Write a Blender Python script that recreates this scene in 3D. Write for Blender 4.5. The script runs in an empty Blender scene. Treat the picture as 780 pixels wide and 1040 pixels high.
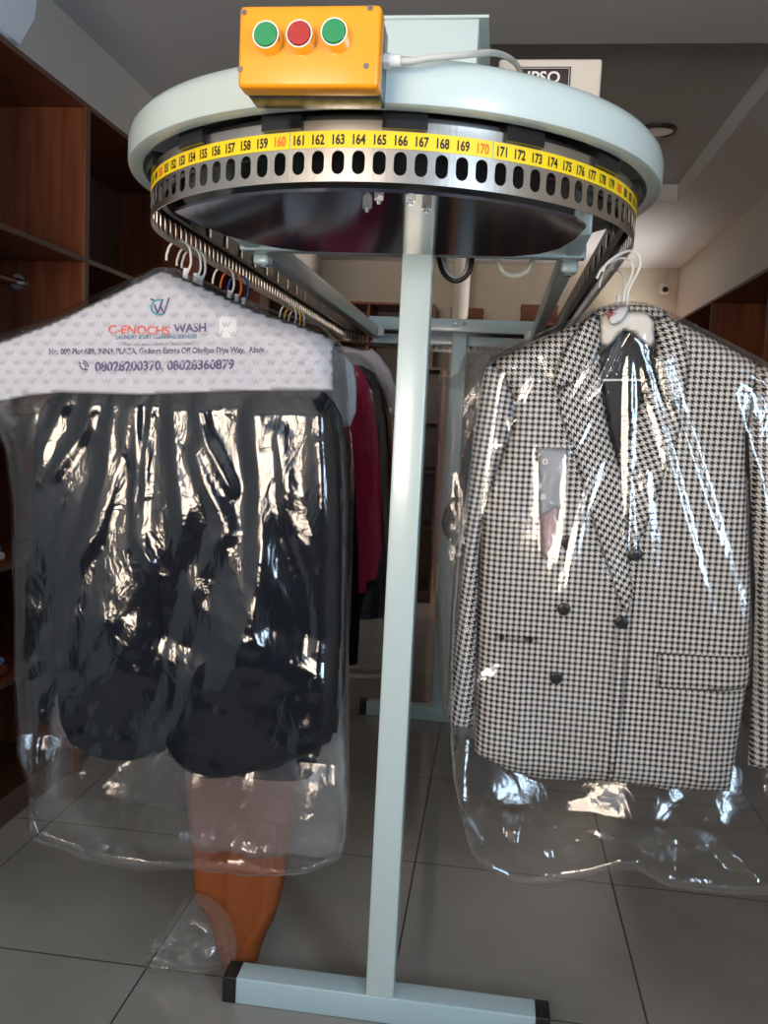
import bpy, bmesh, math, random
import numpy as np
from mathutils import Vector, Matrix, geometry
random.seed(7)
RNG = np.random.RandomState(11)
S = bpy.context.scene
COL = S.collection
PI = math.pi

# ------------------------------------------------------------------ camera
CP = np.array([0.22157, -1.70354, 1.28190])
yaw, pitch, roll, FPX = 0.1236, 0.1046, 0.0490, 878.7
FW = np.array([-math.sin(yaw)*math.cos(pitch), math.cos(yaw)*math.cos(pitch), -math.sin(pitch)])
RT = np.array([math.cos(yaw), math.sin(yaw), 0.0])
UP = np.cross(RT, FW)
RT, UP = RT*math.cos(roll)+UP*math.sin(roll), -RT*math.sin(roll)+UP*math.cos(roll)
cam_d = bpy.data.cameras.new('camera')
cam = bpy.data.objects.new('camera', cam_d); COL.objects.link(cam)
cam_d.sensor_fit = 'HORIZONTAL'; cam_d.sensor_width = 36.0; cam_d.lens = 36.0*FPX/780.0
cam_d.clip_start = 0.02
M = Matrix([[RT[i], UP[i], -FW[i], CP[i]] for i in range(3)]+[[0, 0, 0, 1]])
cam.matrix_world = M
S.camera = cam

def at(px, py, Y):
    """the point of the plane y = Y that the photograph shows at this pixel"""
    d = FW + RT*(px-390)/FPX + UP*(520-py)/FPX
    return CP + d*((Y-CP[1])/d[1])
def atf(px, py, fn):
    """the point of the surface y = fn(x, z) that the photograph shows at this pixel"""
    P = at(px, py, 0.0)
    for _ in range(6): P = at(px, py, float(fn(np.array([[P[0], P[2]]]))[0]))
    return P
def loc3(pts, fn):
    return [tuple(atf(x, y, fn)[[0, 2]]) for x, y in pts]
def loc2(pts, Y):
    return [tuple(at(x, y, Y)[[0, 2]]) for x, y in pts]

# ------------------------------------------------------------------ materials
def new_mat(name):
    m = bpy.data.materials.new(name); m.use_nodes = True
    nt = m.node_tree; nt.nodes.clear()
    out = nt.nodes.new('ShaderNodeOutputMaterial')
    return m, nt, out
def N(nt, typ, **kw):
    n = nt.nodes.new(typ)
    for k, v in kw.items():
        if k in n.inputs: n.inputs[k].default_value = v
        else: setattr(n, k, v)
    return n
def pbr(name, col, rough=0.5, metal=0.0, bump=0.0, bscale=60.0, var=0.0, vscale=4.0, spec=0.5, coat=0.0, stretch=None, emit=None):
    m, nt, out = new_mat(name)
    b = N(nt, 'ShaderNodeBsdfPrincipled')
    b.inputs['Base Color'].default_value = (*col, 1); b.inputs['Roughness'].default_value = rough
    b.inputs['Metallic'].default_value = metal; b.inputs['Specular IOR Level'].default_value = spec
    b.inputs['Coat Weight'].default_value = coat; b.inputs['Coat Roughness'].default_value = 0.12
    nt.links.new(b.outputs[0], out.inputs[0])
    tc = N(nt, 'ShaderNodeTexCoord'); mp = N(nt, 'ShaderNodeMapping')
    nt.links.new(tc.outputs['Object'], mp.inputs[0])
    if stretch: mp.inputs['Scale'].default_value = stretch
    if var > 0:
        no = N(nt, 'ShaderNodeTexNoise'); no.inputs['Scale'].default_value = vscale; no.inputs['Detail'].default_value = 5
        mx = N(nt, 'ShaderNodeMix'); mx.data_type = 'RGBA'
        lo = tuple(max(0, c*(1-var)) for c in col); hi = tuple(min(1, c*(1+var)) for c in col)
        mx.inputs[6].default_value = (*lo, 1); mx.inputs[7].default_value = (*hi, 1)
        nt.links.new(mp.outputs[0], no.inputs['Vector']); nt.links.new(no.outputs[0], mx.inputs[0])
        nt.links.new(mx.outputs[2], b.inputs['Base Color'])
    if bump > 0:
        n2 = N(nt, 'ShaderNodeTexNoise'); n2.inputs['Scale'].default_value = bscale; n2.inputs['Detail'].default_value = 4
        bp = N(nt, 'ShaderNodeBump'); bp.inputs['Strength'].default_value = bump; bp.inputs['Distance'].default_value = 0.01
        nt.links.new(mp.outputs[0], n2.inputs['Vector']); nt.links.new(n2.outputs[0], bp.inputs['Height'])
        nt.links.new(bp.outputs[0], b.inputs['Normal'])
    return m

def wood(name, dark, light, rough=0.35):
    m, nt, out = new_mat(name)
    b = N(nt, 'ShaderNodeBsdfPrincipled'); b.inputs['Roughness'].default_value = rough
    tc = N(nt, 'ShaderNodeTexCoord'); mp = N(nt, 'ShaderNodeMapping'); mp.inputs['Scale'].default_value = (14, 14, 0.9)
    no = N(nt, 'ShaderNodeTexNoise'); no.inputs['Scale'].default_value = 2.2; no.inputs['Detail'].default_value = 7; no.inputs['Distortion'].default_value = 0.6
    rp = N(nt, 'ShaderNodeValToRGB')
    rp.color_ramp.elements[0].position = 0.32; rp.color_ramp.elements[0].color = (*dark, 1)
    rp.color_ramp.elements[1].position = 0.72; rp.color_ramp.elements[1].color = (*light, 1)
    L = nt.links.new
    L(tc.outputs['Object'], mp.inputs[0]); L(mp.outputs[0], no.inputs['Vector']); L(no.outputs[0], rp.inputs[0])
    L(rp.outputs[0], b.inputs['Base Color']); L(b.outputs[0], out.inputs[0])
    return m

def math_n(nt, op, a, b=None):
    n = nt.nodes.new('ShaderNodeMath'); n.operation = op
    for i, v in enumerate((a, b)):
        if v is None: continue
        if isinstance(v, (int, float)): n.inputs[i].default_value = v
        else: nt.links.new(v, n.inputs[i])
    return n.outputs[0]

def houndstooth(name, period):
    m, nt, out = new_mat(name); L = nt.links.new
    b = N(nt, 'ShaderNodeBsdfPrincipled'); b.inputs['Roughness'].default_value = 0.85; b.inputs['Specular IOR Level'].default_value = 0.15
    uv = N(nt, 'ShaderNodeTexCoord'); sp = N(nt, 'ShaderNodeSeparateXYZ'); L(uv.outputs['UV'], sp.inputs[0])
    x = math_n(nt, 'MULTIPLY', sp.outputs[0], 1/period); y = math_n(nt, 'MULTIPLY', sp.outputs[1], 1/period)
    a = math_n(nt, 'LESS_THAN', math_n(nt, 'FRACT', x), 0.5)
    c = math_n(nt, 'LESS_THAN', math_n(nt, 'FRACT', y), 0.5)
    t = math_n(nt, 'LESS_THAN', math_n(nt, 'FRACT', math_n(nt, 'MULTIPLY', math_n(nt, 'ADD', x, y), 2.0)), 0.5)
    # the warp shows where the twill says so, else the weft
    f = math_n(nt, 'ADD', math_n(nt, 'MULTIPLY', a, t), math_n(nt, 'MULTIPLY', c, math_n(nt, 'SUBTRACT', 1.0, t)))
    mx = N(nt, 'ShaderNodeMix'); mx.data_type = 'RGBA'
    mx.inputs[6].default_value = (0.74, 0.70, 0.66, 1); mx.inputs[7].default_value = (0.008, 0.006, 0.006, 1)
    L(f, mx.inputs[0]); L(mx.outputs[2], b.inputs['Base Color'])
    no = N(nt, 'ShaderNodeTexNoise'); no.inputs['Scale'].default_value = 900
    bp = N(nt, 'ShaderNodeBump'); bp.inputs['Strength'].default_value = 0.25; bp.inputs['Distance'].default_value = 0.002
    L(uv.outputs['UV'], no.inputs['Vector']); L(no.outputs[0], bp.inputs['Height']); L(bp.outputs[0], b.inputs['Normal'])
    L(b.outputs[0], out.inputs[0])
    return m

def film(name, haze=0.06, bump=0.35, scale=22.0, gloss=1.0, rough=0.10, tint=(1, 1, 1)):
    m, nt, out = new_mat(name); L = nt.links.new
    tc = N(nt, 'ShaderNodeTexCoord')
    mp = N(nt, 'ShaderNodeMapping'); mp.inputs['Scale'].default_value = (1.0, 1.0, 0.55)
    L(tc.outputs['Object'], mp.inputs[0])
    no = N(nt, 'ShaderNodeTexNoise'); no.inputs['Scale'].default_value = scale; no.inputs['Detail'].default_value = 4; no.inputs['Distortion'].default_value = 1.2
    L(mp.outputs[0], no.inputs['Vector'])
    r1 = math_n(nt, 'ABSOLUTE', math_n(nt, 'SUBTRACT', no.outputs[0], 0.5))
    bp = N(nt, 'ShaderNodeBump'); bp.inputs['Strength'].default_value = bump; bp.inputs['Distance'].default_value = 0.03
    L(r1, bp.inputs['Height'])
    tr = N(nt, 'ShaderNodeBsdfTransparent'); tr.inputs[0].default_value = (0.97*tint[0], 0.97*tint[1], 0.97*tint[2], 1)
    gl = N(nt, 'ShaderNodeBsdfGlossy'); gl.inputs['Roughness'].default_value = rough; gl.inputs[0].default_value = (1, 1, 1, 1)
    L(bp.outputs[0], gl.inputs['Normal'])
    fr = N(nt, 'ShaderNodeFresnel'); fr.inputs['IOR'].default_value = 1.5; L(bp.outputs[0], fr.inputs['Normal'])
    fac = math_n(nt, 'MINIMUM', math_n(nt, 'MULTIPLY', fr.outputs[0], 1.4*gloss), 0.28)
    mix = N(nt, 'ShaderNodeMixShader'); L(fac, mix.inputs[0]); L(tr.outputs[0], mix.inputs[1]); L(gl.outputs[0], mix.inputs[2])
    df = N(nt, 'ShaderNodeBsdfDiffuse'); df.inputs[0].default_value = (0.85, 0.86, 0.88, 1)
    tl = N(nt, 'ShaderNodeBsdfTranslucent'); tl.inputs[0].default_value = (0.85, 0.86, 0.88, 1)
    dt = N(nt, 'ShaderNodeMixShader'); dt.inputs[0].default_value = 0.5; L(df.outputs[0], dt.inputs[1]); L(tl.outputs[0], dt.inputs[2])
    m2 = N(nt, 'ShaderNodeMixShader'); m2.inputs[0].default_value = haze; L(mix.outputs[0], m2.inputs[1]); L(dt.outputs[0], m2.inputs[2])
    L(m2.outputs[0], out.inputs[0])
    return m

def tiles(name):
    m, nt, out = new_mat(name); L = nt.links.new
    b = N(nt, 'ShaderNodeBsdfPrincipled')
    g = N(nt, 'ShaderNodeNewGeometry'); sp = N(nt, 'ShaderNodeSeparateXYZ'); L(g.outputs['Position'], sp.inputs[0])
    def line(o, off, per):
        fr = math_n(nt, 'FRACT', math_n(nt, 'MULTIPLY', math_n(nt, 'SUBTRACT', o, off), 1/per))
        d = math_n(nt, 'ABSOLUTE', math_n(nt, 'SUBTRACT', fr, 0.5))
        return math_n(nt, 'GREATER_THAN', d, 0.5-0.0022/per)
    gx = line(sp.outputs[0], 0.064, 0.566); gy = line(sp.outputs[1], 0.10, 0.615)
    gm = math_n(nt, 'MAXIMUM', gx, gy)
    no = N(nt, 'ShaderNodeTexNoise'); no.inputs['Scale'].default_value = 2.3; no.inputs['Detail'].default_value = 6; L(g.outputs['Position'], no.inputs['Vector'])
    rp = N(nt, 'ShaderNodeValToRGB'); rp.color_ramp.elements[0].color = (0.255, 0.235, 0.205, 1); rp.color_ramp.elements[1].color = (0.34, 0.32, 0.285, 1)
    rp.color_ramp.elements[0].position = 0.3; rp.color_ramp.elements[1].position = 0.7
    L(no.outputs[0], rp.inputs[0])
    mx = N(nt, 'ShaderNodeMix'); mx.data_type = 'RGBA'; L(gm, mx.inputs[0]); L(rp.outputs[0], mx.inputs[6]); mx.inputs[7].default_value = (0.045, 0.04, 0.035, 1)
    L(mx.outputs[2], b.inputs['Base Color'])
    L(math_n(nt, 'ADD', math_n(nt, 'MULTIPLY', gm, 0.5), 0.09), b.inputs['Roughness'])
    L(b.outputs[0], out.inputs[0])
    return m

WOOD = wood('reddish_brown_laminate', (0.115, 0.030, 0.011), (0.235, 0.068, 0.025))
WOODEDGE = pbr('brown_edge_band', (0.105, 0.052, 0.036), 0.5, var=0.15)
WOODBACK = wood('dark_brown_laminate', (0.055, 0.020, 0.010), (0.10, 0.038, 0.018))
DWALL = pbr('brown_shopfront_panel', (0.07, 0.06, 0.055), 0.6, var=0.05)
WALL = pbr('cream_wall_paint', (0.60, 0.575, 0.53), 0.85, bump=0.04, bscale=90, var=0.02)
BACKW = pbr('warm_cream_wall_paint', (0.70, 0.64, 0.53), 0.85, bump=0.04, bscale=90, var=0.02)
CEIL = pbr('grey_ceiling_paint', (0.68, 0.69, 0.71), 0.9, var=0.03)
TRAY = pbr('darker_grey_ceiling_paint', (0.52, 0.52, 0.52), 0.9, var=0.03)
FLOOR = tiles('glossy_floor_tiles')
PALE = pbr('pale_green_grey_enamel', (0.58, 0.68, 0.66), 0.30, coat=0.6, var=0.03, vscale=9, bump=0.02, bscale=35)
PALE2 = pbr('pale_blue_green_enamel', (0.47, 0.61, 0.64), 0.30, coat=0.35, var=0.03, vscale=9)
BLACKP = pbr('black_plastic', (0.012, 0.012, 0.013), 0.4)
RUBBER = pbr('black_rubber_block', (0.008, 0.008, 0.009), 0.22)
STEEL = pbr('brushed_steel', (0.50, 0.465, 0.42), 0.30, 1.0, var=0.12, vscale=30, bump=0.05, bscale=200, stretch=(1, 1, 0.05))
DSTEEL = pbr('dark_steel', (0.16, 0.15, 0.145), 0.35, 1.0, var=0.2, vscale=20)
CHROME = pbr('chrome', (0.75, 0.73, 0.7), 0.12, 1.0)
PLATE = pbr('glossy_dark_navy_plate', (0.016, 0.017, 0.030), 0.10, 0.0, coat=0.6)
YEL = pbr('yellow_tape', (0.93, 0.66, 0.01), 0.42)
INK = pbr('black_ink', (0.012, 0.011, 0.01), 0.6)
RINK = pbr('orange_ink', (0.85, 0.17, 0.02), 0.6)
ORY = pbr('orange_yellow_plastic', (0.95, 0.33, 0.003), 0.36, coat=0.15)
BOXDK = pbr('dark_grey_plastic', (0.055, 0.057, 0.06), 0.25)
GREEN = pbr('green_push_cap', (0.003, 0.24, 0.07), 0.35)
RED = pbr('red_push_cap', (0.40, 0.014, 0.011), 0.35)
WPL = pbr('white_plastic', (0.80, 0.79, 0.76), 0.35)
WIRE = pbr('white_coated_wire', (0.80, 0.78, 0.73), 0.35)
OWIRE = pbr('orange_coated_wire', (0.80, 0.17, 0.04), 0.4)
BWIRE = pbr('blue_coated_wire', (0.03, 0.07, 0.28), 0.4)
YWIRE = pbr('yellow_coated_wire', (0.80, 0.55, 0.05), 0.4)
CABLE = pbr('grey_cable_sheath', (0.58, 0.56, 0.50), 0.5)
IVORY = pbr('ivory_enamel', (0.70, 0.63, 0.54), 0.45)
BROWNPL = pbr('dark_brown_nameplate', (0.035, 0.016, 0.012), 0.4)
WHITEINK = pbr('white_ink', (0.85, 0.83, 0.8), 0.5)
NAVY = pbr('black_wool', (0.0035, 0.0052, 0.0115), 0.85, spec=0.1, bump=0.15, bscale=600)
NAVY2 = pbr('dark_navy_wool', (0.012, 0.015, 0.026), 0.8, spec=0.2, bump=0.15, bscale=600)
LINING = pbr('black_satin_lining', (0.004, 0.0045, 0.006), 0.6)
MAG = pbr('magenta_cloth', (0.50, 0.010, 0.085), 0.75, bump=0.15, bscale=400)
ORCL = pbr('orange_cloth', (0.27, 0.062, 0.009), 0.7, bump=0.1, bscale=300)
PAPER = pbr('pale_lilac_paper_cloth', (0.60, 0.59, 0.63), 0.8, bump=0.05, bscale=120)
PAPERW = pbr('white_paper', (0.80, 0.79, 0.80), 0.7)
WMARK = pbr('pale_grey_print', (0.49, 0.48, 0.53), 0.8)
TEXTD = pbr('slate_ink', (0.10, 0.10, 0.16), 0.7)
TEXTN = pbr('navy_purple_ink', (0.10, 0.075, 0.19), 0.7)
TEXTO = pbr('coral_red_ink', (0.75, 0.10, 0.055), 0.7)
TEXTB = pbr('steel_blue_ink', (0.07, 0.19, 0.33), 0.7)
TEAL = pbr('teal_ink', (0.04, 0.30, 0.45), 0.7)
CARD = pbr('cream_cardboard', (0.80, 0.745, 0.67), 0.75, var=0.04)
HOUND = houndstooth('black_and_white_houndstooth', 0.0110)
BUTTON = pbr('black_horn_button', (0.012, 0.011, 0.011), 0.3)
ACW = pbr('white_appliance_plastic', (0.70, 0.80, 0.92), 0.35)
BOXC = pbr('brown_box_board', (0.16, 0.055, 0.025), 0.6, var=0.1)
CLOTHB = pbr('light_blue_cloth', (0.16, 0.30, 0.55), 0.85, var=0.35, vscale=12)
CLOTHW = pbr('white_cloth', (0.7, 0.72, 0.75), 0.85)
CLOTHR = pbr('dark_red_cloth', (0.16, 0.03, 0.035), 0.85, var=0.5, vscale=15)
FILM = film('clear_plastic_film', 0.007, 0.13, 20, rough=0.10)
FILMR = film('smooth_clear_plastic_film', 0.010, 0.06, 18, rough=0.09)
FILMB = film('cloudy_plastic_film', 0.17, 0.25, 18, rough=0.08)

# ------------------------------------------------------------------ object helpers
def link(name, me, mats, parent=None):
    o = bpy.data.objects.new(name, me); COL.objects.link(o)
    for m in (mats if isinstance(mats, (list, tuple)) else [mats]): me.materials.append(m)
    if parent is not None: o.parent = parent
    return o
def tag(o, label, cat, group=None):
    o['label'] = label; o['category'] = cat
    if group: o['group'] = group
    return o
def empty(name, label, cat, loc=(0, 0, 0), group=None):
    o = bpy.data.objects.new(name, None); COL.objects.link(o); o.location = loc; o.empty_display_size = 0.05
    tag(o, label, cat, group); return o
def child_to(o, root):
    """geometry was written in world coordinates: keep it in place under a moved Empty"""
    o.parent = root; o.matrix_parent_inverse = Matrix.Translation(-root.location)
    return o
class MB:
    def __init__(s): s.bm = bmesh.new()
    def box(s, x0, x1, y0, y1, z0, z1, bev=0.0, mat=0):
        r = bmesh.ops.create_cube(s.bm, size=1.0); vs = r['verts']
        for v in vs: v.co = Vector(((x0+x1)/2+v.co.x*(x1-x0), (y0+y1)/2+v.co.y*(y1-y0), (z0+z1)/2+v.co.z*(z1-z0)))
        es = list({e for v in vs for e in v.link_edges})
        fs = {f for v in vs for f in v.link_faces}
        for f in fs: f.material_index = mat
        if bev > 0:
            bmesh.ops.bevel(s.bm, geom=es, offset=bev, segments=3, profile=0.5, affect='EDGES')
        return s
    def cyl(s, p0, p1, r0, r1=None, n=20, mat=0, cap=True):
        r1 = r0 if r1 is None else r1
        p0, p1 = Vector(p0), Vector(p1); d = (p1-p0); L = d.length
        q = d.to_track_quat('Z', 'Y').to_matrix().to_4x4()
        before = set(s.bm.faces)
        bmesh.ops.create_cone(s.bm, cap_ends=cap, segments=n, radius1=r0, radius2=r1, depth=L, matrix=Matrix.Translation((p0+p1)/2) @ q)
        for f in set(s.bm.faces)-before: f.material_index = mat
        return s
    def tube(s, pts, r, n=8, mat=0):
        pts = [Vector(p) for p in pts]; rings = []
        up = None
        for i, p in enumerate(pts):
            t = (pts[min(i+1, len(pts)-1)]-pts[max(i-1, 0)]).normalized()
            if up is None:
                up = Vector((0, 0, 1)) if abs(t.z) < 0.9 else Vector((0, 1, 0))
            a = t.cross(up).normalized(); up = a.cross(t).normalized()
            rings.append([s.bm.verts.new(p+(a*math.cos(k*2*PI/n)+up*math.sin(k*2*PI/n))*r) for k in range(n)])
        for A, B in zip(rings, rings[1:]):
            for k in range(n):
                f = s.bm.faces.new((A[k], A[(k+1) % n], B[(k+1) % n], B[k])); f.material_index = mat
        s.bm.faces.new(rings[0][::-1]).material_index = mat; s.bm.faces.new(rings[-1]).material_index = mat
        return s
    def lathe(s, prof, c=(0, 0), n=128, a0=0.0, a1=2*PI, mat=0):
        full = abs(a1-a0-2*PI) < 1e-6; m = n if full else n+1; rings = []
        for i in range(m):
            a = a0+(a1-a0)*i/n
            rings.append([s.bm.verts.new((c[0]+r*math.cos(a), c[1]+r*math.sin(a), z)) for r, z in prof])
        for i in range(n):
            A, B = rings[i], rings[(i+1) % m]
            for k in range(len(prof)-1):
                try: s.bm.faces.new((A[k], B[k], B[k+1], A[k+1])).material_index = mat
                except ValueError: pass
        return s
    def prism(s, pts, y0, y1, mat=0):
        a = [s.bm.verts.new((x, y0, z)) for x, z in pts]; b = [s.bm.verts.new((x, y1, z)) for x, z in pts]
        fs = [s.bm.faces.new(a), s.bm.faces.new(b[::-1])]; n = len(pts)
        for i in range(n): fs.append(s.bm.faces.new((a[i], b[i], b[(i+1) % n], a[(i+1) % n])))
        for f in fs: f.material_index = mat
        return s
    def build(s, name, mats, parent=None, smooth=True, ang=35):
        bmesh.ops.remove_doubles(s.bm, verts=s.bm.verts, dist=1e-6)
        bmesh.ops.recalc_face_normals(s.bm, faces=s.bm.faces)
        me = bpy.data.meshes.new(name); s.bm.to_mesh(me); s.bm.free()
        if smooth:
            for p in me.polygons: p.use_smooth = True
            me.set_sharp_from_angle(angle=math.radians(ang))
        return link(name, me, mats, parent)
def cat(pts, k=6):
    P = [Vector(p) for p in pts]; P = [P[0]]+P+[P[-1]]; o = []
    for i in range(1, len(P)-2):
        for j in range(k):
            t = j/k; a, b, c, d = P[i-1:i+3]
            o.append(.5*((2*b)+(c-a)*t+(2*a-5*b+4*c-d)*t*t+(3*b-a-3*c+d)*t**3))
    return o+[P[-2]]
def struct(o): o['kind'] = 'structure'; return o

# ------------------------------------------------------------------ text as mesh
_tx = {}
def text_mesh(s, bold=0.0):
    """(verts n x 2, faces) of a word set at size 1, centred in x, cap height from 0"""
    if (s, bold) in _tx: return _tx[(s, bold)]
    cu = bpy.data.curves.new('lettering', 'FONT'); cu.body = s; cu.size = 1.0; cu.offset = bold; cu.resolution_u = 3
    o = bpy.data.objects.new('lettering', cu); COL.objects.link(o)
    dg = bpy.context.evaluated_depsgraph_get(); dg.update()
    me = bpy.data.meshes.new_from_object(o.evaluated_get(dg))
    v = np.array([w.co[:2] for w in me.vertices]).reshape(-1, 2); f = [tuple(p.vertices) for p in me.polygons]
    bpy.data.objects.remove(o); bpy.data.curves.remove(cu); bpy.data.meshes.remove(me)
    _tx[(s, bold)] = (v, f); return v, f
class Ink:
    """letters gathered as one print mesh"""
    def __init__(s): s.v = []; s.f = []; s.m = []
    def add(s, V3, faces, mat=0):
        o = len(s.v); s.v += [tuple(p) for p in V3]; s.f += [tuple(i+o for i in f) for f in faces]; s.m += [mat]*len(faces)
    def build(s, name, mats, parent):
        me = bpy.data.meshes.new(name); me.from_pydata(s.v, [], s.f); 
        for p, k in zip(me.polygons, s.m): p.material_index = k
        return link(name, me, mats, parent)

# ------------------------------------------------------------------ soft panels (garments, bags)
def poly_dist(P, poly):
    A = np.array(poly); B = np.roll(A, -1, 0); d = np.full(len(P), 1e9)
    for a, b in zip(A, B):
        ab = b-a; L2 = (ab@ab)+1e-12
        t = np.clip(((P-a)@ab)/L2, 0, 1); d = np.minimum(d, np.hypot(*(P-a-t[:, None]*ab).T))
    return d
def inside(P, poly):
    A = np.array(poly); r = np.zeros(len(P), bool); n = len(A); j = n-1
    for i in range(n):
        c = ((A[i, 1] > P[:, 1]) != (A[j, 1] > P[:, 1]))
        with np.errstate(divide='ignore', invalid='ignore'):
            xi = (A[j, 0]-A[i, 0])*(P[:, 1]-A[i, 1])/(A[j, 1]-A[i, 1])+A[i, 0]
        r ^= c & (P[:, 0] < xi); j = i
    return r
def smooth_poly(pts, it=2):
    """Chaikin rounding of an outline"""
    A = np.array(pts, float)
    for _ in range(it):
        B = np.roll(A, -1, 0); A = np.stack([A*.75+B*.25, A*.25+B*.75], 1).reshape(-1, 2)
    return [tuple(a) for a in A]
def densify(poly, h):
    out = []
    for a, b in zip(poly, poly[1:]+poly[:1]):
        n = max(1, int(math.ceil(math.hypot(b[0]-a[0], b[1]-a[1])/h)))
        out += [(a[0]+(b[0]-a[0])*k/n, a[1]+(b[1]-a[1])*k/n) for k in range(n)]
    return out
def zero(P): return np.zeros(len(P))
class Soft:
    """a closed cloth or film shape: an outline in (x, z) with a puffed front and back round a sheet y = base(x, z)"""
    def __init__(s, outline, base, tf, tb, edge=0.04, step=0.012, fold=None, bfold=None, rnd=1, uv=0.0, power=0.5):
        s.poly = smooth_poly(outline, rnd) if rnd else list(outline)
        s.base = base if callable(base) else (lambda P, b=base: np.full(len(P), float(b)))
        s.tf, s.tb, s.edge, s.step, s.fold, s.bfold, s.uv, s.pw = tf, tb, edge, step, fold or zero, bfold or (lambda P: zero(P)), uv, power
    def prof(s, P):
        d = np.clip(poly_dist(P, s.poly)/s.edge, 0, 1)*inside(P, s.poly)
        return (1-(1-d)**2)**s.pw
    def front(s, P):
        P = np.asarray(P, float).reshape(-1, 2); w = s.prof(P)
        return s.base(P)-(s.tf(P) if callable(s.tf) else s.tf)*w-s.fold(P)*w
    def back(s, P):
        P = np.asarray(P, float).reshape(-1, 2); w = s.prof(P)
        return s.base(P)+(s.tb(P) if callable(s.tb) else s.tb)*w+s.bfold(P)*w
    def build(s, name, mat, parent, open_back=False, flat=False):
        B = densify(s.poly, s.step); A = np.array(s.poly); h = s.step
        xs = np.arange(A[:, 0].min(), A[:, 0].max()+h, h); zs = np.arange(A[:, 1].min(), A[:, 1].max()+h, h*0.95)
        X, Z = np.meshgrid(xs, zs); X[1::2] += h/2
        G = np.stack([X.ravel(), Z.ravel()], 1); G = G+RNG.uniform(-.08, .08, G.shape)*h
        G = G[inside(G, B)]; G = G[poly_dist(G, B) > h*0.45]
        nb = len(B); pts = [Vector(p) for p in B]+[Vector(p) for p in G]
        v2, _e, f2, *_r = geometry.delaunay_2d_cdt(pts, [(i, (i+1) % nb) for i in range(nb)], [list(range(nb))], 1, 1e-6)
        P = np.array([tuple(v) for v in v2]); on = poly_dist(P, B) < 1e-5
        yf, yb = s.front(P), s.back(P)
        n = len(P); bi = np.arange(n)+n
        bi[on] = np.arange(n)[on]
        V = np.concatenate([np.stack([P[:, 0], yf, P[:, 1]], 1), np.stack([P[:, 0], yb, P[:, 1]], 1)])
        F = [tuple(f) for f in f2]
        if not open_back: F = F+[tuple(int(bi[i]) for i in reversed(f)) for f in f2]
        me = bpy.data.meshes.new(name); me.from_pydata(V.tolist(), [], F)
        c, sn = math.cos(s.uv), math.sin(s.uv)
        ul = me.uv_layers.new(name='UVMap'); idx = np.empty(len(me.loops), int); me.loops.foreach_get('vertex_index', idx)
        U = np.stack([V[:, 0]*c+V[:, 2]*sn, -V[:, 0]*sn+V[:, 2]*c], 1)
        # the weave follows the cloth where it bends, so the outline's fall tilts it a little
        ul.data.foreach_set('uv', U[idx].astype(np.float32).ravel())
        bm = bmesh.new(); bm.from_mesh(me)
        bmesh.ops.delete(bm, geom=[v for v in bm.verts if not v.link_faces], context='VERTS')
        bmesh.ops.recalc_face_normals(bm, faces=bm.faces); bm.to_mesh(me); bm.free()
        for p in me.polygons: p.use_smooth = not flat
        return link(name, me, mat, parent)

def waves(seed, n, kmin, kmax, zs=1.0, ridge=True, warp=0.0):
    r = np.random.RandomState(seed)
    a = r.uniform(0, 2*PI, n); k = np.exp(r.uniform(math.log(kmin), math.log(kmax), n)); ph = r.uniform(0, 2*PI, n)
    wk = r.uniform(4, 12, (4, 2)); wp = r.uniform(0, 6.28, 4)
    def f(P):
        Q = P.copy()
        if warp:
            Q[:, 0] += warp*(np.sin(wk[0, 0]*P[:, 0]+wk[0, 1]*P[:, 1]+wp[0])+.5*np.sin(2.3*wk[1, 1]*P[:, 1]+wp[1]))
            Q[:, 1] += warp*(np.sin(wk[2, 0]*P[:, 0]+wk[2, 1]*P[:, 1]+wp[2])+.5*np.sin(2.1*wk[3, 0]*P[:, 0]+wp[3]))
        o = np.zeros(len(P))
        for i in range(n):
            q = (Q[:, 0]*math.cos(a[i])+Q[:, 1]*math.sin(a[i])*zs)*k[i]+ph[i]
            v = np.arcsin(np.sin(q))*2/PI if ridge else np.sin(q)
            o += v*(kmin/k[i])**0.9
        return o/n**0.5
    return f
def crease(lines, Y, gain=1.0):
    """ridges along pixel polylines on the plane y = Y: (points, height, half width)"""
    L = [(np.array(loc2(p, Y)), h, w) for p, h, w in lines]
    def f(P):
        o = np.zeros(len(P))
        for A, h, w in L:
            h = h*gain
            d = np.full(len(P), 1e9)
            for a, b in zip(A, A[1:]):
                ab = b-a; t = np.clip(((P-a)@ab)/(ab@ab), 0, 1); d = np.minimum(d, np.hypot(*(P-a-t[:, None]*ab).T))
            o = o+h*np.clip(1-d/w, 0, 1)
        return o
    return f

# ================================================================== THE ROOM
LX, RX, BY, FY, CZ, TZ = -1.54, 1.79, 6.7, -4.0, 2.80, 2.91
struct(MB().box(LX-.2, RX+.2, FY-.2, BY+.2, -0.1, 0.0).build('floor', FLOOR, smooth=False))
mb = MB()
tx0, tx1, ty0, ty1 = -0.55, 1.30, 1.95, 4.33
for b in ((LX, RX, FY, ty0), (LX, RX, ty1, BY), (LX, tx0, ty0, ty1), (tx1, RX, ty0, ty1)):
    mb.box(b[0], b[1], b[2], b[3], CZ, TZ+.05)
mb.box(tx0, tx1, ty0, ty1, TZ, TZ+.05, mat=1)
struct(mb.build('ceiling', [CEIL, TRAY], smooth=False))
struct(MB().box(LX-.12, LX, FY, BY, 0, CZ+.16).build('wall_left', WALL, smooth=False))
mb = MB(); sy0, sy1, sz0, sz1 = 5.35, 6.45, 1.0, 2.0
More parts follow.
